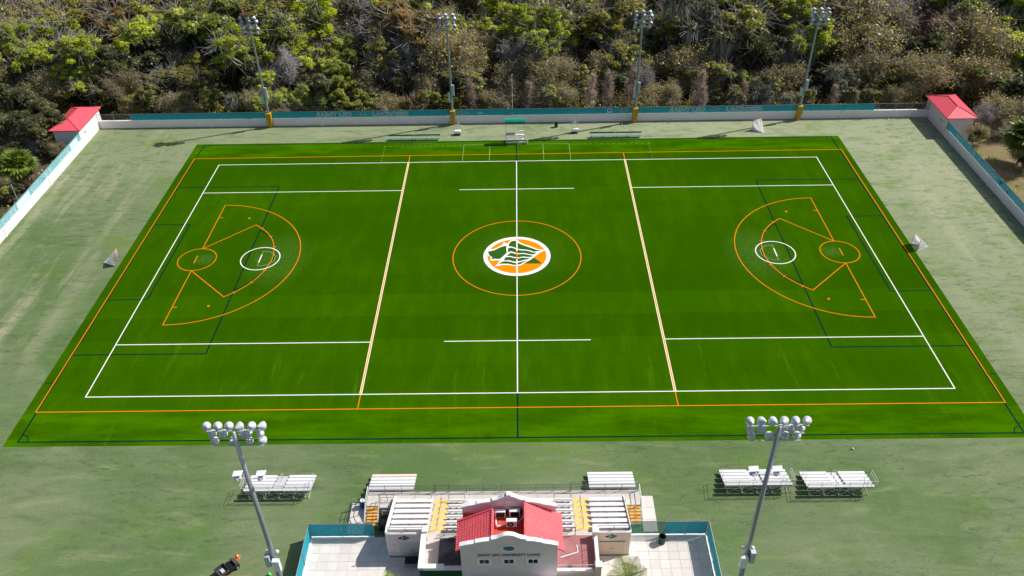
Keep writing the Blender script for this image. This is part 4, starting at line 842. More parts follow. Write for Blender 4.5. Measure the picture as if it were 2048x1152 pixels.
MB().box(1.26, 1.36, -.6, .6, .45, .6).build('bumper', 'orange', t); MB().path([(.8, .25, 1.0), (.66, .25, 1.15)], .02).build('steering_column', 'black', t)
MB().lathe((.64, .25, 1.16), [(.13, 0), (.17, .01), (.17, .03), (.13, .035)], 14, (-.6, 0, .8), cap=False).build('steering_wheel', 'black', t); MB().box(-.9, -.5, -.4, .2, .702, .86).build('tool_case', 'aluminium_dull', t)
for x_ in (-.9, .9):
    for y_ in (-.68, .5):
        w_ = MB().lathe((x_, y_, .28), [(.0, 0), (.26, 0), (.28, .04), (.28, .15), (.26, .18), (0, .18)], 16, (0, 1, 0)).build('wheel', 'rubber', t); MB().lathe((x_, y_-.01, .28), [(.0, 0), (.13, 0), (.13, .2), (0, .2)], 10, (0, 1, 0)).build('rim', 'aluminium_dull', w_)
def cone(label, p, m, s=1.):
    t = thing('traffic_cone', label, 'cone', p); MB().bev(-.2*s, .2*s, -.2*s, .2*s, 0, .04, .01).build('base', m, t)
    MB().lathe((0, 0, .04), [(.15*s, 0), (.06*s, .38*s), (.03*s, .5*s)], 12).build('cone_body', m, t); MB().lathe((0, 0, .04), [(.108*s, .2*s), (.075*s, .34*s)], 12, cap=False).build('collar', 'white_trim', t)
cone('orange cone with white collar in front of the black utility cart', (-26.75, -49.1, .0), 'orange', 1.15); cone('bright green cone at the foot of the near left pole', (-23.25, -51.05, 0), 'green_bright', 1.1)
t = thing('equipment_bench', 'low orange plank bench beside the black utility cart', 'bench', (-26.1, -51.55, 0))
MB().bev(-1.3, 1.3, -.2, .2, .35, .40, .01).build('plank', 'orange', t)
for x_ in (-1.1, 1.1): MB().box(x_-.05, x_+.05, -.18, .18, 0, .349).build('leg', 'dark_grey', t)
# pop-up tents before the front wall
def tent(label, x, y, w_, d, h, m, pk):
    t = thing('canopy_tent', label, 'tent', (x, y, 0))
    for sx in (-1, 1):
        for sy in (-1, 1): MB().tube((sx*w_*.96, sy*d*.96, 0), (sx*w_*.96, sy*d*.96, h), .03, n=6).build('leg', 'aluminium_dull', t)
    q = MB(); q.add([(-w_, -d, h), (w_, -d, h), (w_, d, h), (-w_, d, h), (0, 0, h+pk), (-w_, -d, h-.2), (w_, -d, h-.2), (w_, d, h-.2), (-w_, d, h-.2)], [(0, 1, 4), (1, 2, 4), (2, 3, 4), (3, 0, 4), (0, 5, 6, 1), (1, 6, 7, 2), (2, 7, 8, 3), (3, 8, 5, 0)]); q.build('roof', m, t)
tent('pale canopy tent below the left front window', -3.35, -54.6, 1.0, 1.0, 2.45, 'canopy_white', .35); tent('white canopy tent below the right front window', 3.3, -54.85, 1.55, 1.4, 2.5, 'canopy_white', .85)
tent('dark green canopy tent beside the pale tent at the front wall', -1.6, -55.2, .65, 1.0, 2.5, 'green_canvas', .6)
# ================================================================== vegetation
def quads(c, nrm, size, rng, asp=1.6):
    """leaf-sized diamonds at points c facing nrm"""
    n = len(c); r = rng.normal(size=(n, 3)); a = np.cross(nrm, r); a /= np.linalg.norm(a, axis=1)[:, None]+1e-9; bb = np.cross(nrm, a)
    s = size[:, None]; v = np.stack([c-a*s*asp*.5, c-bb*s*.5+a*s*.08, c+a*s*asp*.5, c+bb*s*.5+a*s*.08], 1).reshape(-1, 3)
    return v, np.arange(4*n).reshape(-1, 4)
def raw_mesh(name, parts, mats):
    """parts: list of (verts, quads); one material each"""
    vs = np.concatenate([p[0] for p in parts]); off = 0; fs = []; mi = []
    for k, (v, f) in enumerate(parts): fs.append(f+off); off += len(v); mi += [k]*len(f)
    fs = np.concatenate(fs); me = bpy.data.meshes.new(name)
    me.vertices.add(len(vs)); me.vertices.foreach_set('co', vs.astype(np.float32).ravel())
    me.loops.add(fs.size); me.loops.foreach_set('vertex_index', fs.astype(np.int32).ravel())
    me.polygons.add(len(fs)); me.polygons.foreach_set('loop_start', np.arange(0, fs.size, 4, dtype=np.int32)); me.polygons.foreach_set('loop_total', np.full(len(fs), 4, np.int32))
    me.update(calc_edges=True)
    for m in mats: me.materials.append(MATS[m])
    if len(mats) > 1: me.polygons.foreach_set('material_index', np.array(mi, np.int32))
    return me
def sticks(segs, n=3):
    """tapered open tubes from (p, q, r0, r1) rows"""
    p = np.array([s[0] for s in segs], float); q = np.array([s[1] for s in segs], float); r0 = np.array([s[2] for s in segs]); r1 = np.array([s[3] for s in segs])
    d = q-p; d /= np.linalg.norm(d, axis=1)[:, None]+1e-9; ref = np.where(np.abs(d[:, 2:3]) > .9, np.array([[1., 0, 0]]), np.array([[0, 0, 1.]])); a = np.cross(d, ref); a /= np.linalg.norm(a, axis=1)[:, None]+1e-9; b2 = np.cross(d, a)
    vs = []
    for i in range(n):
        th = 2*math.pi*i/n; o = a*math.cos(th)+b2*math.sin(th); vs.append(p+o*r0[:, None]); vs.append(q+o*r1[:, None])
    v = np.stack(vs, 1).reshape(-1, 3); m = len(segs); base = (np.arange(m)*2*n)[:, None]
    f = np.concatenate([base+np.array([2*i, 2*((i+1) % n), 2*((i+1) % n)+1, 2*i+1]) for i in range(n)], 0)
    return v, f
def grow(rng, p, d, L, r, lev, segs, maxlev, spread=.6, up=.12, kids=(2, 4)):
    p = np.array(p, float); k = 3 if lev < 2 else 2
    for i in range(k):
        d = d+rng.normal(size=3)*.13+np.array([0, 0, up*.3]); d /= np.linalg.norm(d); q = p+d*L/k; r2 = r*(.86 if i < k-1 else .72); segs.append((p, q, r, r2)); p, r = q, r2
        if lev < maxlev and (i > 0 or lev > 0):
            for _ in range(rng.integers(1, 3)):
                e = d+rng.normal(size=3)*spread+np.array([0, 0, up]); e /= np.linalg.norm(e); grow(rng, p, e, L*rng.uniform(.5, .78), r*rng.uniform(.5, .7), lev+1, segs, maxlev, spread, up, kids)
    if lev < maxlev:
        for _ in range(rng.integers(*kids)):
            e = d+rng.normal(size=3)*spread+np.array([0, 0, up]); e /= np.linalg.norm(e); grow(rng, p, e, L*rng.uniform(.55, .8), r*.7, lev+1, segs, maxlev, spread, up, kids)
def crown_points(rng, n_cl, n_leaf, c, rad, cr, hollow=.55, low=-.35):
    """leaf positions in clumps spread through an uneven crown"""
    nl = rng.integers(5, 9); lc = np.array(c)+rng.normal(size=(nl, 3))*np.array(rad)*np.array([.50, .50, .46]); lc[:, 2] = np.clip(lc[:, 2], 3.0, 8.9); lr = rng.uniform(.9, 1.9, nl); lr[0] = 2.1; lc[0] = c
    li = rng.choice(nl, n_cl, p=lr**2/np.sum(lr**2)); d = rng.normal(size=(n_cl, 3)); d /= np.linalg.norm(d, axis=1)[:, None]; d[:, 2] = np.where(d[:, 2] < low, -d[:, 2], d[:, 2])
    cc = lc[li]+d*(lr[li]*rng.uniform(hollow, 1.12, n_cl))[:, None]; rr = rng.uniform(.5, 1.3, n_cl)*cr
    w_ = rr**2/np.sum(rr**2); k = rng.choice(n_cl, n_leaf, p=w_); d = cc; e = rng.normal(size=(n_leaf, 3)); e /= np.linalg.norm(e, axis=1)[:, None]; e[:, 2] = np.abs(e[:, 2])*np.where(rng.random(n_leaf) < .78, 1, -1)
    pts = cc[k]+e*(rr[k]*rng.uniform(.55, 1.05, n_leaf))[:, None]*np.array([1, 1, .72])
    nrm = e*.5+rng.normal(size=(n_leaf, 3))*.45+np.array([.25, .05, .75]); nrm /= np.linalg.norm(nrm, axis=1)[:, None]
    return pts, nrm, cc
def make_proto(kind, seed):
    """returns [(part name, mesh)] of a tree about ten metres tall"""
    rng = np.random.default_rng(seed); out = []
    if kind in 'LGDORKM':
        N = {'L': 9000, 'G': 10500, 'D': 10500, 'O': 9000, 'R': 8500, 'K': 6500, 'M': 7500}[kind]; lz = {'L': 6.4, 'G': 6.2, 'D': 6.0, 'O': 6.2, 'R': 6.4, 'K': 6.2, 'M': 6.4}[kind]
        rad = (rng.uniform(3.0, 3.6), rng.uniform(3.0, 3.6), rng.uniform(3.0, 3.5)); ncl = {'D': 120, 'G': 115}.get(kind, 105)
        pts, nrm, cc = crown_points(rng, ncl, N, (0, 0, lz), rad, .66 if kind in 'DG' else .56, .35, -.5)
        sz = rng.uniform(.13, .30, N)*(1.0 if kind != 'K' else .8); out.append(('crown', raw_mesh('crown', [quads(pts, nrm, sz, rng)], ['leaf_'+kind])))
        segs = []; tip = np.array([0, 0, 4.2]); segs.append(((0, 0, -.6), (.05, .0, 2.2), .24, .19)); segs.append(((.05, 0, 2.2), tip, .19, .15))
        for c in cc[rng.choice(len(cc), min(34, len(cc)), replace=False)]:
            b0 = np.array([0, 0, rng.uniform(2.6, 4.4)]); m1 = b0*.45+c*.55+rng.normal(size=3)*.35+np.array([0, 0, -.25]); segs.append((b0, m1, .10, .07)); segs.append((m1, c, .07, .03))
            for _ in range(14 if kind in 'LORKM' else 7): e = c+rng.normal(size=3)*.95+np.array([0, 0, .15]); segs.append((c, e, .032, .014))
        out.append(('trunk', raw_mesh('trunk', [sticks(segs, 5)], ['bark_grey' if kind in 'LORKM' else 'bark'])))
        if kind == 'M':
            n = 1500; k = rng.choice(N, n); p = pts[k]; L = rng.uniform(.7, 2.6, n); a = rng.uniform(0, 6.28, n); w_ = rng.uniform(.05, .12, n); dx = np.stack([np.cos(a)*w_, np.sin(a)*w_, 0*a], 1); dn = np.stack([rng.normal(size=n)*.15, rng.normal(size=n)*.15, -L], 1)
            v = np.stack([p-dx, p+dx, p+dn+dx*.3, p+dn-dx*.3], 1).reshape(-1, 3); out.append(('moss', raw_mesh('moss', [(v, np.arange(4*n).reshape(-1, 4))], ['moss'])))
    elif kind in 'BT':
        segs = []; n0 = 1 if kind == 'B' else 2
        for i in range(n0): grow(rng, (rng.normal()*.2, rng.normal()*.2, -.5), np.array([rng.normal()*.12, rng.normal()*.12, 1.]), 4.0, .15, 0, segs, 4 if kind == 'B' else 3, .62, .16)
        P = np.array([s[1] for s in segs]); h = P[:, 2].max(); k = 9.6/h
        segs = [(np.array(a)*k, np.array(b_)*k, max(.030, r0*k), max(.020, r1*k)) for a, b_, r0, r1 in segs]
        P = np.array([s[1] for s in segs]); hi = P[P[:, 2] > 3.2]
        tw = []
        for c in hi[rng.choice(len(hi), 1500 if kind == 'B' else 1100)]:
            d = rng.normal(size=3)+np.array([0, 0, .35]); d /= np.linalg.norm(d); L = rng.uniform(.5, 1.4); m1 = c+d*L*.5; tw.append((c, m1, .026, .02)); tw.append((m1, m1+(d+rng.normal(size=3)*.4)*L*.5, .02, .012)); tw.append((m1, m1+(d+rng.normal(size=3)*.8)*L*.45, .018, .012))
        tm = 'twig_grey' if kind == 'B' else 'twig_tan'
        out.append(('trunk', raw_mesh('trunk', [sticks(segs, 4)], ['bark_grey']))); out.append(('twigs', raw_mesh('twigs', [sticks(tw, 3)], [tm])))
        if kind == 'T':
            n = 3200; c = hi[rng.choice(len(hi), n)]+rng.normal(size=(n, 3))*.55; nr = rng.normal(size=(n, 3))*.7+np.array([.2, 0, .8]); nr /= np.linalg.norm(nr, axis=1)[:, None]; out.insert(0, ('crown', raw_mesh('crown', [quads(c, nr, rng.uniform(.14, .30, n), rng)], ['leaf_T'])))
    elif kind == 'P':
        segs, tw = [], []
        for s0 in range(int(rng.integers(1, 4))):
            x0, y0 = rng.normal(size=2)*.55*(s0 > 0); lx, ly = rng.normal(size=2)*.07; top = 10*rng.uniform(.62, 1) if s0 else 10.
            ax = lambda z: np.array([x0+lx*z+.12*math.sin(z*.9+s0), y0+ly*z, z]); fat = rng.uniform(.8, 1.5)
            for q_ in range(5): segs.append((ax(top*q_/5-(.5 if q_ == 0 else 0)), ax(top*(q_+1)/5), .13*(1-q_/6), .13*(1-(q_+1)/6)))
            for i in range(int(190*top/10)):
                z = top*rng.uniform(.10, .98)**.85; R_ = ((1-z/(top*1.06))*1.7+.22)*fat*rng.uniform(.4, 1.25); a = rng.uniform(0, 6.28); p = ax(z); q = p+np.array([math.cos(a)*R_, math.sin(a)*R_, R_*rng.uniform(.3, 1.1)]); tw.append((p, q, .034, .016))
                for _ in range(7): f = rng.uniform(.2, 1); s_ = p+(q-p)*f; e = s_+rng.normal(size=3)*.34+np.array([0, 0, .22]); tw.append((s_, e, .022, .012))
        out.append(('trunk', raw_mesh('trunk', [sticks(segs, 5)], ['bark']))); out.append(('twigs', raw_mesh('twigs', [sticks(tw, 3)], ['twig_pink'])))
    return out
PROTO = {}
for kk, cnt in (('L', 4), ('G', 3), ('D', 4), ('O', 4), ('R', 2), ('B', 3), ('T', 4), ('P', 4), ('M', 2), ('K', 1)):
    PROTO[kk] = [make_proto(kk, 100+7*i+ord(kk)) for i in range(cnt)]
TREES="""-71.3,46.3,6.5,O,0;-68.3,46.6,6.3,G,0;-63.2,45.8,6.4,T,0;-61,46.4,6,O,0;-57.1,46.8,6.9,G,0;-52.7,47.1,5.7,M,0;-48.5,46,6.4,T,0;-46.1,45.9,6.8,L,0
-41.9,46.8,6.8,L,0;-38.3,46.7,5.4,L,0;-33.9,45.9,5,G,0;-29.6,46.1,4.8,G,0;-26.7,46.4,5.2,G,0;-24,46.5,5.6,T,0;-18.8,45.9,5.8,R,0;-15.2,47.3,6.1,G,0
-11.4,46.5,5,G,0;-7.7,46.5,7.7,P,0;-5,47,5.8,T,0;-1.5,47.1,5.9,T,0;2.8,47.2,7.8,P,0;6.2,45.9,6.5,O,0;9.8,46.4,6.3,T,0;13.5,47,8.1,P,0
17.1,45.8,9.2,P,0;21,46.8,9.2,P,0;25.7,46.4,6.6,T,0;28.7,47.4,6.9,T,0;33.2,46.1,8.7,P,0;36.6,47,5,D,0;40.3,46.5,6.1,O,0;42.8,47,6.5,P,0
46.3,46.9,6.1,M,0;50.2,46.2,4.8,M,0;53.7,46.1,5.1,O,0;58.4,46.4,5.5,P,0;61.8,46.4,5.3,O,0;64.8,47.1,5.5,O,0;69.1,46,5.9,T,0;72.9,47.3,6.5,T,0
-106.9,51.8,8.9,O,1;-102.7,50.3,9.9,O,1;-97.3,50.8,9.1,O,1;-92.9,51.8,7.3,L,1;-88.5,52.7,9.2,T,1;-81.9,51.7,9.7,L,1;-76.4,51.1,8.6,O,1;-72,49.9,10,T,1
-67.2,51.4,9.2,O,1;-63.3,51.8,10.1,O,1;-58.4,52.4,9.6,D,1;-51.4,52.1,7.4,D,1;-47.8,52.2,7.7,L,1;-38.3,50.2,8.6,D,1;-32.7,50.3,8.8,G,1;-28.3,52.9,8.5,T,1
-21.2,51.9,9,D,1;-16.6,51.7,8.1,T,1;-11.6,50.7,8.5,D,1;-8.3,50.2,9.6,O,1;-1.5,51.4,8.4,T,1;3.2,50.4,10.6,T,1;8.6,53,9.6,T,1;12.3,51,8,O,1
18.6,51.1,7.7,D,1;23,52.6,9.1,B,1;33.4,52.7,8.9,T,1;37.3,52.9,10.5,O,1;43.7,52,7.5,G,1;47.2,50.8,7.8,O,1;51.7,52.3,8.3,T,1;58.2,52.9,7.6,D,1
61.6,50.4,7.9,M,1;67,52.2,9.6,T,1;73.5,53.1,8.9,O,1;76.5,51.3,10.7,T,1;83.6,50,10.2,T,1;88.5,52.2,8.1,T,1;92.5,50.7,7.4,G,1;98.7,51.3,9.5,G,1
102,52.1,9.5,D,1;-107.2,55.4,14,L,2;-101.9,57.2,9.3,O,2;-95.8,56.7,9.3,O,2;-89.5,58,15.6,L,2;-83.3,56.2,13.6,L,2;-71.4,57.2,11.6,D,2;-65.5,57.6,10.3,O,2
-61.2,55.6,9.6,O,2;-55.7,57.8,8.5,D,2;-50.2,56.2,15.5,L,2;-43.8,56,11,B,2;-36.6,58.5,10.3,L,2;-31.2,57.8,11.6,G,2;-26.1,56.1,12.8,O,2;-20.4,58.5,12.8,B,2
-14.7,55.6,15.7,T,2;-8.3,58.2,11.3,T,2;-0.8,57.2,11,B,2;5.4,56.2,15.7,L,2;16.8,55.9,9,T,2;20.9,56.9,12.3,O,2;33.8,56.4,11.2,T,2;41,58.5,14.5,M,2
45.3,57.1,14.3,D,2;50.4,56.3,8.9,M,2;56.9,57.8,13.7,L,2;64.1,57.7,8.8,T,2;70.3,58.3,13.5,T,2;76.3,56.1,12.2,D,2;80.7,56.7,8.3,K,2;87.3,58.3,15.2,T,2
93.5,57.6,12.5,D,2;99.1,56.4,10.3,L,2;104.9,56,13.3,D,2;-112.4,63.3,10.9,L,3;-106.5,63.6,15.6,L,3;-97.5,64.5,12.1,L,3;-91.2,62.1,15.3,L,3;-87.2,62,10.7,L,3
-78.7,61.7,15.9,R,3;-72.6,64.4,17.6,L,3;-67.7,62,12.1,D,3;-60.4,62.2,17.4,G,3;-54.4,61.4,12.6,L,3;-45.9,61.5,16.3,G,3;-39.8,62.5,10.6,L,3;-34.9,61.7,10.3,G,3
-26.7,62.8,11.3,B,3;-21.7,61.9,17.7,R,3;-15.6,64.1,11.5,T,3;-8.1,64,10.6,T,3;-1.1,64.2,10,B,3;5.2,61.4,13.8,L,3;9.1,62.9,9.6,O,3;17.1,64.2,17.4,O,3
24.1,63.9,12.9,D,3;30.6,64.6,15.8,O,3;37.3,62.8,17.7,M,3;41.5,62.3,13.4,M,3;47.2,61.9,13.3,D,3;56,62,9.5,L,3;67,62,13,T,3;74.2,63.9,10.7,T,3
81,61.7,10.3,K,3;88.4,62.9,14.4,L,3;94.1,62.2,14,L,3;100.6,63.7,9.4,D,3;106.2,63.9,9.8,T,3;-113.7,70.1,16,D,4;-105.5,69.5,17.6,O,4;-98.3,69.7,12,G,4
-91.2,69,17.6,O,4;-85,68.7,10.3,R,4;-75.6,69.8,18.2,R,4;-71.4,70.8,13.4,R,4;-64.8,70.1,16.1,G,4;-54.5,69.9,12.1,L,4;-50.6,70.1,10.9,L,4;-43.6,70.8,16.7,L,4
-26.7,70.3,14.8,B,4;-19.5,68.6,12.5,L,4;-14.4,69,10.8,L,4;-7.1,70.8,11.6,L,4;0.1,68,14.1,L,4;5.7,68.6,12.3,M,4;12.8,68.9,15.8,D,4;19.5,69.5,16.6,O,4
29.2,68.3,11,D,4;33.8,70.4,15.1,B,4;43.2,68.2,18,L,4;48.6,69,19.3,O,4;54.5,70.8,14.8,L,4;62.2,68,15.3,O,4;69.8,70.9,18.8,T,4;75.4,68.3,15,B,4
84.1,69.3,12.6,K,4;92.4,68.6,14.8,L,4;99,70.8,13.1,L,4;104.8,68.1,18.8,L,4;111.1,69.7,14.7,L,4;-117.7,76.4,17.5,T,5;-111,77.1,16.2,G,5;-102.2,76.9,15.6,T,5
-96.8,75.8,16,O,5;-86.7,75.8,12.7,T,5;-80.2,75.9,19.2,R,5;-73.2,76,18,R,5;-67.5,75.4,15.7,D,5;-58.1,75,16.1,T,5;-51.4,78,19.2,O,5;-34.3,77,16.6,T,5
-28.1,75.9,18.1,B,5;-21.7,76.3,17.6,L,5;-14.3,75.4,11.4,T,5;-3.7,76.4,15.1,L,5;3.8,75,18.7,D,5;10.8,77.2,19.2,T,5;17.3,75.5,11.5,L,5;23.9,76.2,11.1,O,5
31.7,76.2,18.4,O,5;39.4,75.3,19.7,M,5;49.1,76.6,12.8,L,5;55.7,75.2,13.1,L,5;64.8,77.8,16.4,O,5;77.5,77.5,20.4,B,5;86.8,76.3,18.9,K,5;94.9,77.2,20.2,L,5
102.4,77.6,19.7,L,5;110,76.1,20.6,L,5;-119.2,85,11.5,D,6;-111.3,82.7,18,D,6;-104.1,83.4,17.5,L,6;-94.2,84.6,11.6,L,6;-85.3,83.4,15,R,6;-77,85.2,19,T,6
-67.1,82.7,14.2,G,6;-61.3,83.5,11.8,T,6;-51.3,82.5,20.4,O,6;-43.9,85.2,13.9,L,6;-35.3,84,11.7,T,6;-25.1,83,18,L,6;-18.1,83.4,14.4,L,6;-12.1,83.8,18.1,T,6
-3.5,85.3,11.5,L,6;6.5,84.5,11.1,M,6;16.5,84.6,15.8,R,6;22.7,83,15.5,O,6;33,85.2,14.5,O,6;42.3,83.6,19.3,M,6;47.7,84.7,15.3,L,6;56,85.4,14.8,L,6
64.6,84.4,15.3,O,6;74.2,83.2,15.7,T,6;81.6,84.9,13.8,B,6;90.6,85.4,11.2,K,6;101.1,82.5,13,L,6;105.9,83.9,11.1,L,6;114,83.4,13.3,L,6;-122.7,91.9,13.1,D,7
-100.8,90.9,18.1,O,7;-92.8,92.4,10.9,G,7;-86,91.5,13.5,R,7;-77.1,92.6,16.7,L,7;-66.4,91.1,17.4,T,7;-47.1,92.7,15.6,L,7;-39.9,90.7,12.6,G,7;-30.8,92.8,14.2,B,7
-21.3,91.4,16.3,L,7;-12.3,91.3,15.5,T,7;-5.1,91.8,16.3,T,7;4.3,90.5,15.7,G,7;22.3,90.5,13.1,O,7;32.2,91.2,15.6,O,7;41.4,92.7,15.5,M,7;50.3,92.4,11.2,L,7
59.8,92.6,14.4,L,7;87.3,92,16,B,7;95.6,93.4,15.2,K,7;-91.3,43.6,10,D,9;-85.9,40.9,9,D,9;-90.1,36.6,8,D,9;-84.9,35.1,8,D,9;-82.4,37.3,8,D,9
-86.4,30.1,5,D,9;-83.9,33.7,3.5,B,9;-80.5,32.7,3.5,T,9;-81.7,17.6,4,G,9;-80.7,19.2,3.5,D,9;-78.1,9.5,3.5,G,9;-82.5,27.5,3,D,9;87.6,47.3,8,G,9
90.1,44,9,D,9;83.3,39.1,6,B,9;87.3,41,6,T,9;88,37,7,T,9;80.3,33.2,3.2,T,9;77.9,31.4,2.6,D,9;82.2,23,3,D,9"""
DESC = {'L': ('bright lime green leafy tree', 'broadleaf_tree'), 'G': ('mid green leafy tree', 'broadleaf_tree'), 'D': ('dark evergreen tree', 'evergreen_tree'), 'O': ('olive green tree', 'broadleaf_tree'), 'R': ('rusty orange brown tree', 'autumn_tree'),
        'B': ('bare grey branching tree', 'bare_tree'), 'T': ('tan half-bare twiggy tree', 'twiggy_tree'), 'P': ('narrow bare pinkish tree', 'cypress_tree'), 'M': ('dark tree hung with grey moss', 'mossy_tree'), 'K': ('reddish budding tree', 'red_tree')}
ROWN = ['first', 'second', 'third', 'fourth', 'fifth', 'sixth', 'seventh', 'eighth']
def ordn(n): return ['first', 'second', 'third', 'fourth', 'fifth', 'sixth', 'seventh', 'eighth', 'ninth', 'tenth', 'eleventh', 'twelfth', 'thirteenth', 'fourteenth', 'fifteenth', 'sixteenth', 'seventeenth', 'eighteenth', 'nineteenth'][n]
rows_ = [t.split(',') for ln in TREES.split('\n') for t in ln.split(';')]
rows_ = [(float(a), float(b_), float(c), k, int(r_)) for a, b_, c, k, r_ in rows_]
cnt = {}
rng = random.Random(11)
for x, y, h, k, r_ in sorted(rows_, key=lambda t: (t[4], t[0])):
    side = ('left' if x < 0 else 'right') if r_ == 9 else ''
    key = (k, r_, side); i = cnt.get(key, 0); cnt[key] = i+1
    d, nm = DESC[k]
    if r_ == 9: d = d.replace('tree', 'shrub tree' if h < 5 else 'tree')
    lb = f'{d}, {ordn(i)} such from left in {ROWN[r_]} row behind far wall' if r_ < 9 else f'{d} outside the {side} wall, {ordn(i)} such from left'
    z = terr(x, y)-.05; t = thing(nm, lb, 'tree', (x, y, z), rng.uniform(0, 6.28), 'trees of the wood behind the field' if r_ < 9 else 'trees outside the side walls')
    s = h/10; ws = s*rng.uniform(.88, 1.25) if k != 'P' else s*rng.uniform(1.0, 1.6)
    if r_ >= 3: ws *= 1.06
    t.scale = (ws, ws*rng.uniform(.9, 1.1), s)
    for pn, me in PROTO[k][rng.randrange(len(PROTO[k]))]: link(pn, me, t)
# low growth between the trunks
rg = np.random.default_rng(8); n = 60000
x = rg.uniform(-125, 120, n); y = YF+.9+rg.gamma(1.3, 12, n); y = np.minimum(y, 105)
dens = np.sin(x*.45)*np.cos(y*.6+x*.1)+.6*np.sin(x*.17+y*.23); keep = dens > -.55; x, y, dens = x[keep], y[keep], dens[keep]
keep = ~((np.abs(x+.9) > 74.5) & (y < 44.6)); x, y, dens = x[keep], y[keep], dens[keep]
zt = np.array([terr(a, b_) for a, b_ in zip(x, y)]); z = zt+rg.random(len(x))**1.3*(1.4+1.3*np.clip(dens+.4, 0, 1.4))
nr = rg.normal(size=(len(x), 3))*.7+np.array([0, 0, .6]); nr /= np.linalg.norm(nr, axis=1)[:, None]
h_ = len(x)//2; P_ = np.stack([x, y, z], 1)
me = raw_mesh('undergrowth', [quads(P_[:h_], nr[:h_], rg.uniform(.25, .5, h_), rg), quads(P_[h_:], nr[h_:], rg.uniform(.2, .45, len(x)-h_), rg)], ['leaf_O', 'leaf_T'])
tag(link('undergrowth', me), 'dark tangled undergrowth on the floor of the wood', 'undergrowth', None, 'stuff')
rg2 = np.random.default_rng(9); n = 5200; x = np.where(rg2.random(n) < .55, rg2.uniform(75.2, 112, n), rg2.uniform(-112, -77, n)); y = rg2.uniform(-5, 46, n)
d2 = np.sin(x*.7+1)*np.cos(y*.55); kp = ((d2 > .25) | (x < 0)) & ~((np.abs(x+.9) < 80.5) & (y > 33.5)); x, y = x[kp], y[kp]; z = np.array([terr(a, b_) for a, b_ in zip(x, y)])+rg2.random(len(x))**1.5*np.where(x < 0, 1.6, .7)
nr = rg2.normal(size=(len(x), 3))*.7+np.array([0, 0, .6]); nr /= np.linalg.norm(nr, axis=1)[:, None]
tag(link('ground_cover', raw_mesh('ground_cover', [quads(np.stack([x, y, z], 1), nr, rg2.uniform(.25, .5, len(x)), rg2)], ['leaf_O'])), 'patchy low plants outside the side walls', 'ground cover', None, 'stuff')
# palms
def frond_fan(rg, L, m_n=22):
    """one fan leaf: stalk then pleated segments spread in a half disc"""
    vs, fs = [], []
    for i in range(m_n):
        a = R(-105+210*i/(m_n-1)); l = L*(.78+.22*math.cos(a*.8)); w_ = L*.085
        dx, dy = math.cos(a), math.sin(a); px, py = -dy, dx; k = len(vs); zz = .05*L*((i % 2)*2-1)
        vs += [(0, 0, 0), (dx*l*.6+px*w_, dy*l*.6+py*w_, zz-.03*l), (dx*l, dy*l, -.30*l), (dx*l*.6-px*w_, dy*l*.6-py*w_, -zz-.03*l)]; fs.append((k, k+1, k+2, k+3))
    return vs, fs
def frond_feather(rg, L, m_n=19):
    vs, fs = [], []
    prev = None
    for i in range(m_n):
        f = (i+1)/m_n; x = L*f*(1-.15*f); z = L*(.30*f-.62*f*f); l = L*.34*math.sin(math.pi*min(1, f*.86+.12))+.05
        for s in (-1, 1):
            k = len(vs); w_ = L*.014; vs += [(x-w_, 0, z), (x+w_, 0, z), (x+l*.45+w_*.3, s*l, z-.32*l), (x+l*.45-w_, s*l*.96, z-.34*l)]; fs.append((k, k+1, k+2, k+3))
    return vs, fs
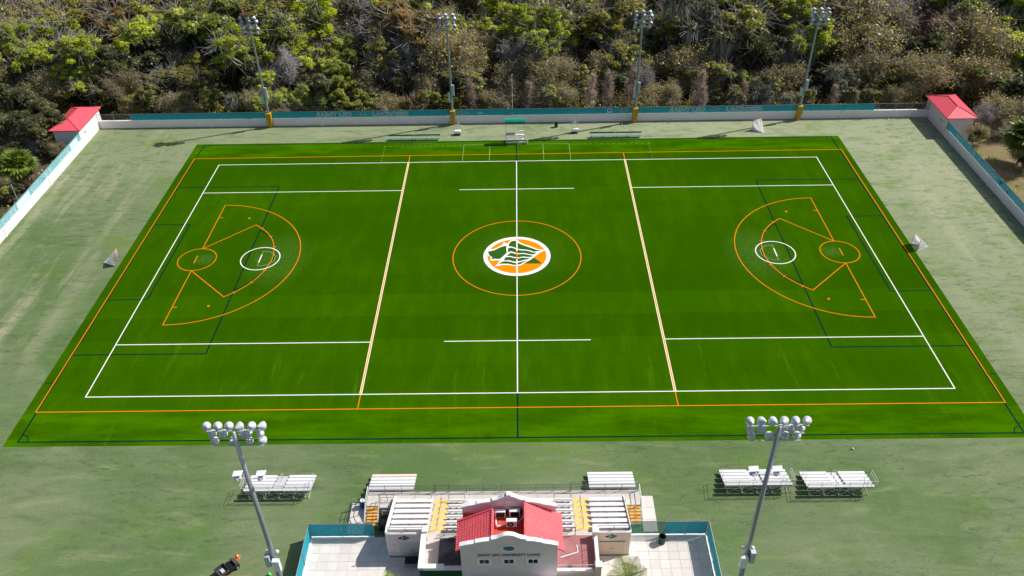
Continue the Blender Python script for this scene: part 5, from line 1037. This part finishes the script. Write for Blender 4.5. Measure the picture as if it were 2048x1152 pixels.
def palm(label, p, h, L, n, kind, m, seed, grp=None, dead=0):
    rg = random.Random(seed); t = thing('palm_tree', label, 'palm', p, 0, grp)
    tr = MB(); pts = [(math.sin(i*.7)*.05, math.cos(i*.5)*.05, h*i/6) for i in range(7)]
    for i in range(6): tr.tube((*pts[i][:2], pts[i][2]-(.3 if i == 0 else 0)), pts[i+1], .2-.008*i, .185-.008*i, n=8)
    tr.build('trunk', 'bark_grey', t)
    vs, fs = (frond_fan if kind == 'fan' else frond_feather)(rg, L)
    for i in range(n+dead):
        az = i*2.399+rg.uniform(-.3, .3); el = R((80 if kind == 'fan' else 62)-(95 if kind == 'fan' else 62)*((i % n)/n)+rg.uniform(-9, 9)) if i < n else R(-55+rg.uniform(-15, 15)); q = MB(); st = L*.75 if kind == 'fan' else .0; s = rg.uniform(.85, 1.12)
        rot = Matrix.Rotation(az, 4, 'Z') @ Matrix.Rotation(-el, 4, 'Y') @ Matrix.Rotation(rg.uniform(-.4, .4), 4, 'X'); tp = Vector((0, 0, h))
        q.add([tp+rot @ (Vector(v)*s+Vector((st, 0, 0))) for v in vs], fs)
        if st: q.tube(tp, tp+rot @ Vector((st, 0, 0)), .025, n=4)
        else:
            c0 = [tp+rot @ (Vector((L*f*(1-.15*f), 0, L*(.30*f-.62*f*f)))*s) for f in (0, .25, .5, .75, 1)]
            for a, c in zip(c0, c0[1:]): q.tube(a, c, .025, n=4)
        q.build('frond', m if i < n else 'leaf_dead', t)
    return t
palm('golden green fan palm outside the left wall by the house', (-81.0, 22.6, terr(-81, 22)), 4.2, 1.9, 26, 'fan', 'leaf_palm_gold', 1, dead=7)
palm('leafy fan palm on the sandy ground outside the right wall', (82.6, 25.0, terr(82, 25)), 4.6, 2.3, 36, 'fan', 'leaf_palm', 2, dead=6)
palm('low palm at the right edge outside the right wall', (80.4, 11.2, terr(80, 11)), 2.2, 1.2, 18, 'fan', 'leaf_palm', 5, dead=4)
palm('low green feather palm at the left edge outside the wall', (-82.5, 8.3, terr(-82.5, 8)), 1.3, 2.3, 16, 'feather', 'leaf_palm', 6)
palm('yellow green feather palm in the right patio', (9.6, -53.6, .03), 2.9, 2.25, 13, 'feather', 'leaf_palm_gold', 3, 'palms in front of the grandstand')
palm('small bright feather palm before the left store room', (-11.15, -53.7, .03), 2.6, 1.3, 9, 'feather', 'leaf_palm_gold', 4, 'palms in front of the grandstand')
palm('lower feather palm left of the yellow green one in the right patio', (7.9, -54.6, .03), 2.5, 1.8, 11, 'feather', 'leaf_palm_gold', 7, 'palms in front of the grandstand')
t = thing('post', 'thin pale post among the plants outside the left wall', 'post', (-78.3, 15.2, terr(-78.3, 15.2))); MB().tube((0, 0, -.2), (0, 0, 5.2), .06, .05, n=8).build('shaft', 'aluminium_dull', t); MB().lathe((0, 0, 5.2), [(.05, 0), (.08, .05), (.02, .12)], 8).build('cap', 'aluminium', t)
t = thing('flowering_shrub', 'pink red flowering shrub at the left edge of the picture', 'shrub', (-87.2, 20.4, terr(-87, 20)))
pts, nr, _c = crown_points(np.random.default_rng(3), 14, 900, (0, 0, 2.0), (.9, .9, .9), .4); m_ = raw_mesh('blossom', [quads(pts, nr, np.random.default_rng(2).uniform(.14, .26, 900), np.random.default_rng(1))], ['pink']); link('blossom', m_, t); MB().tube((0, 0, -.1), (0, 0, 1.6), .06, .04, n=6).build('stem', 'bark', t)
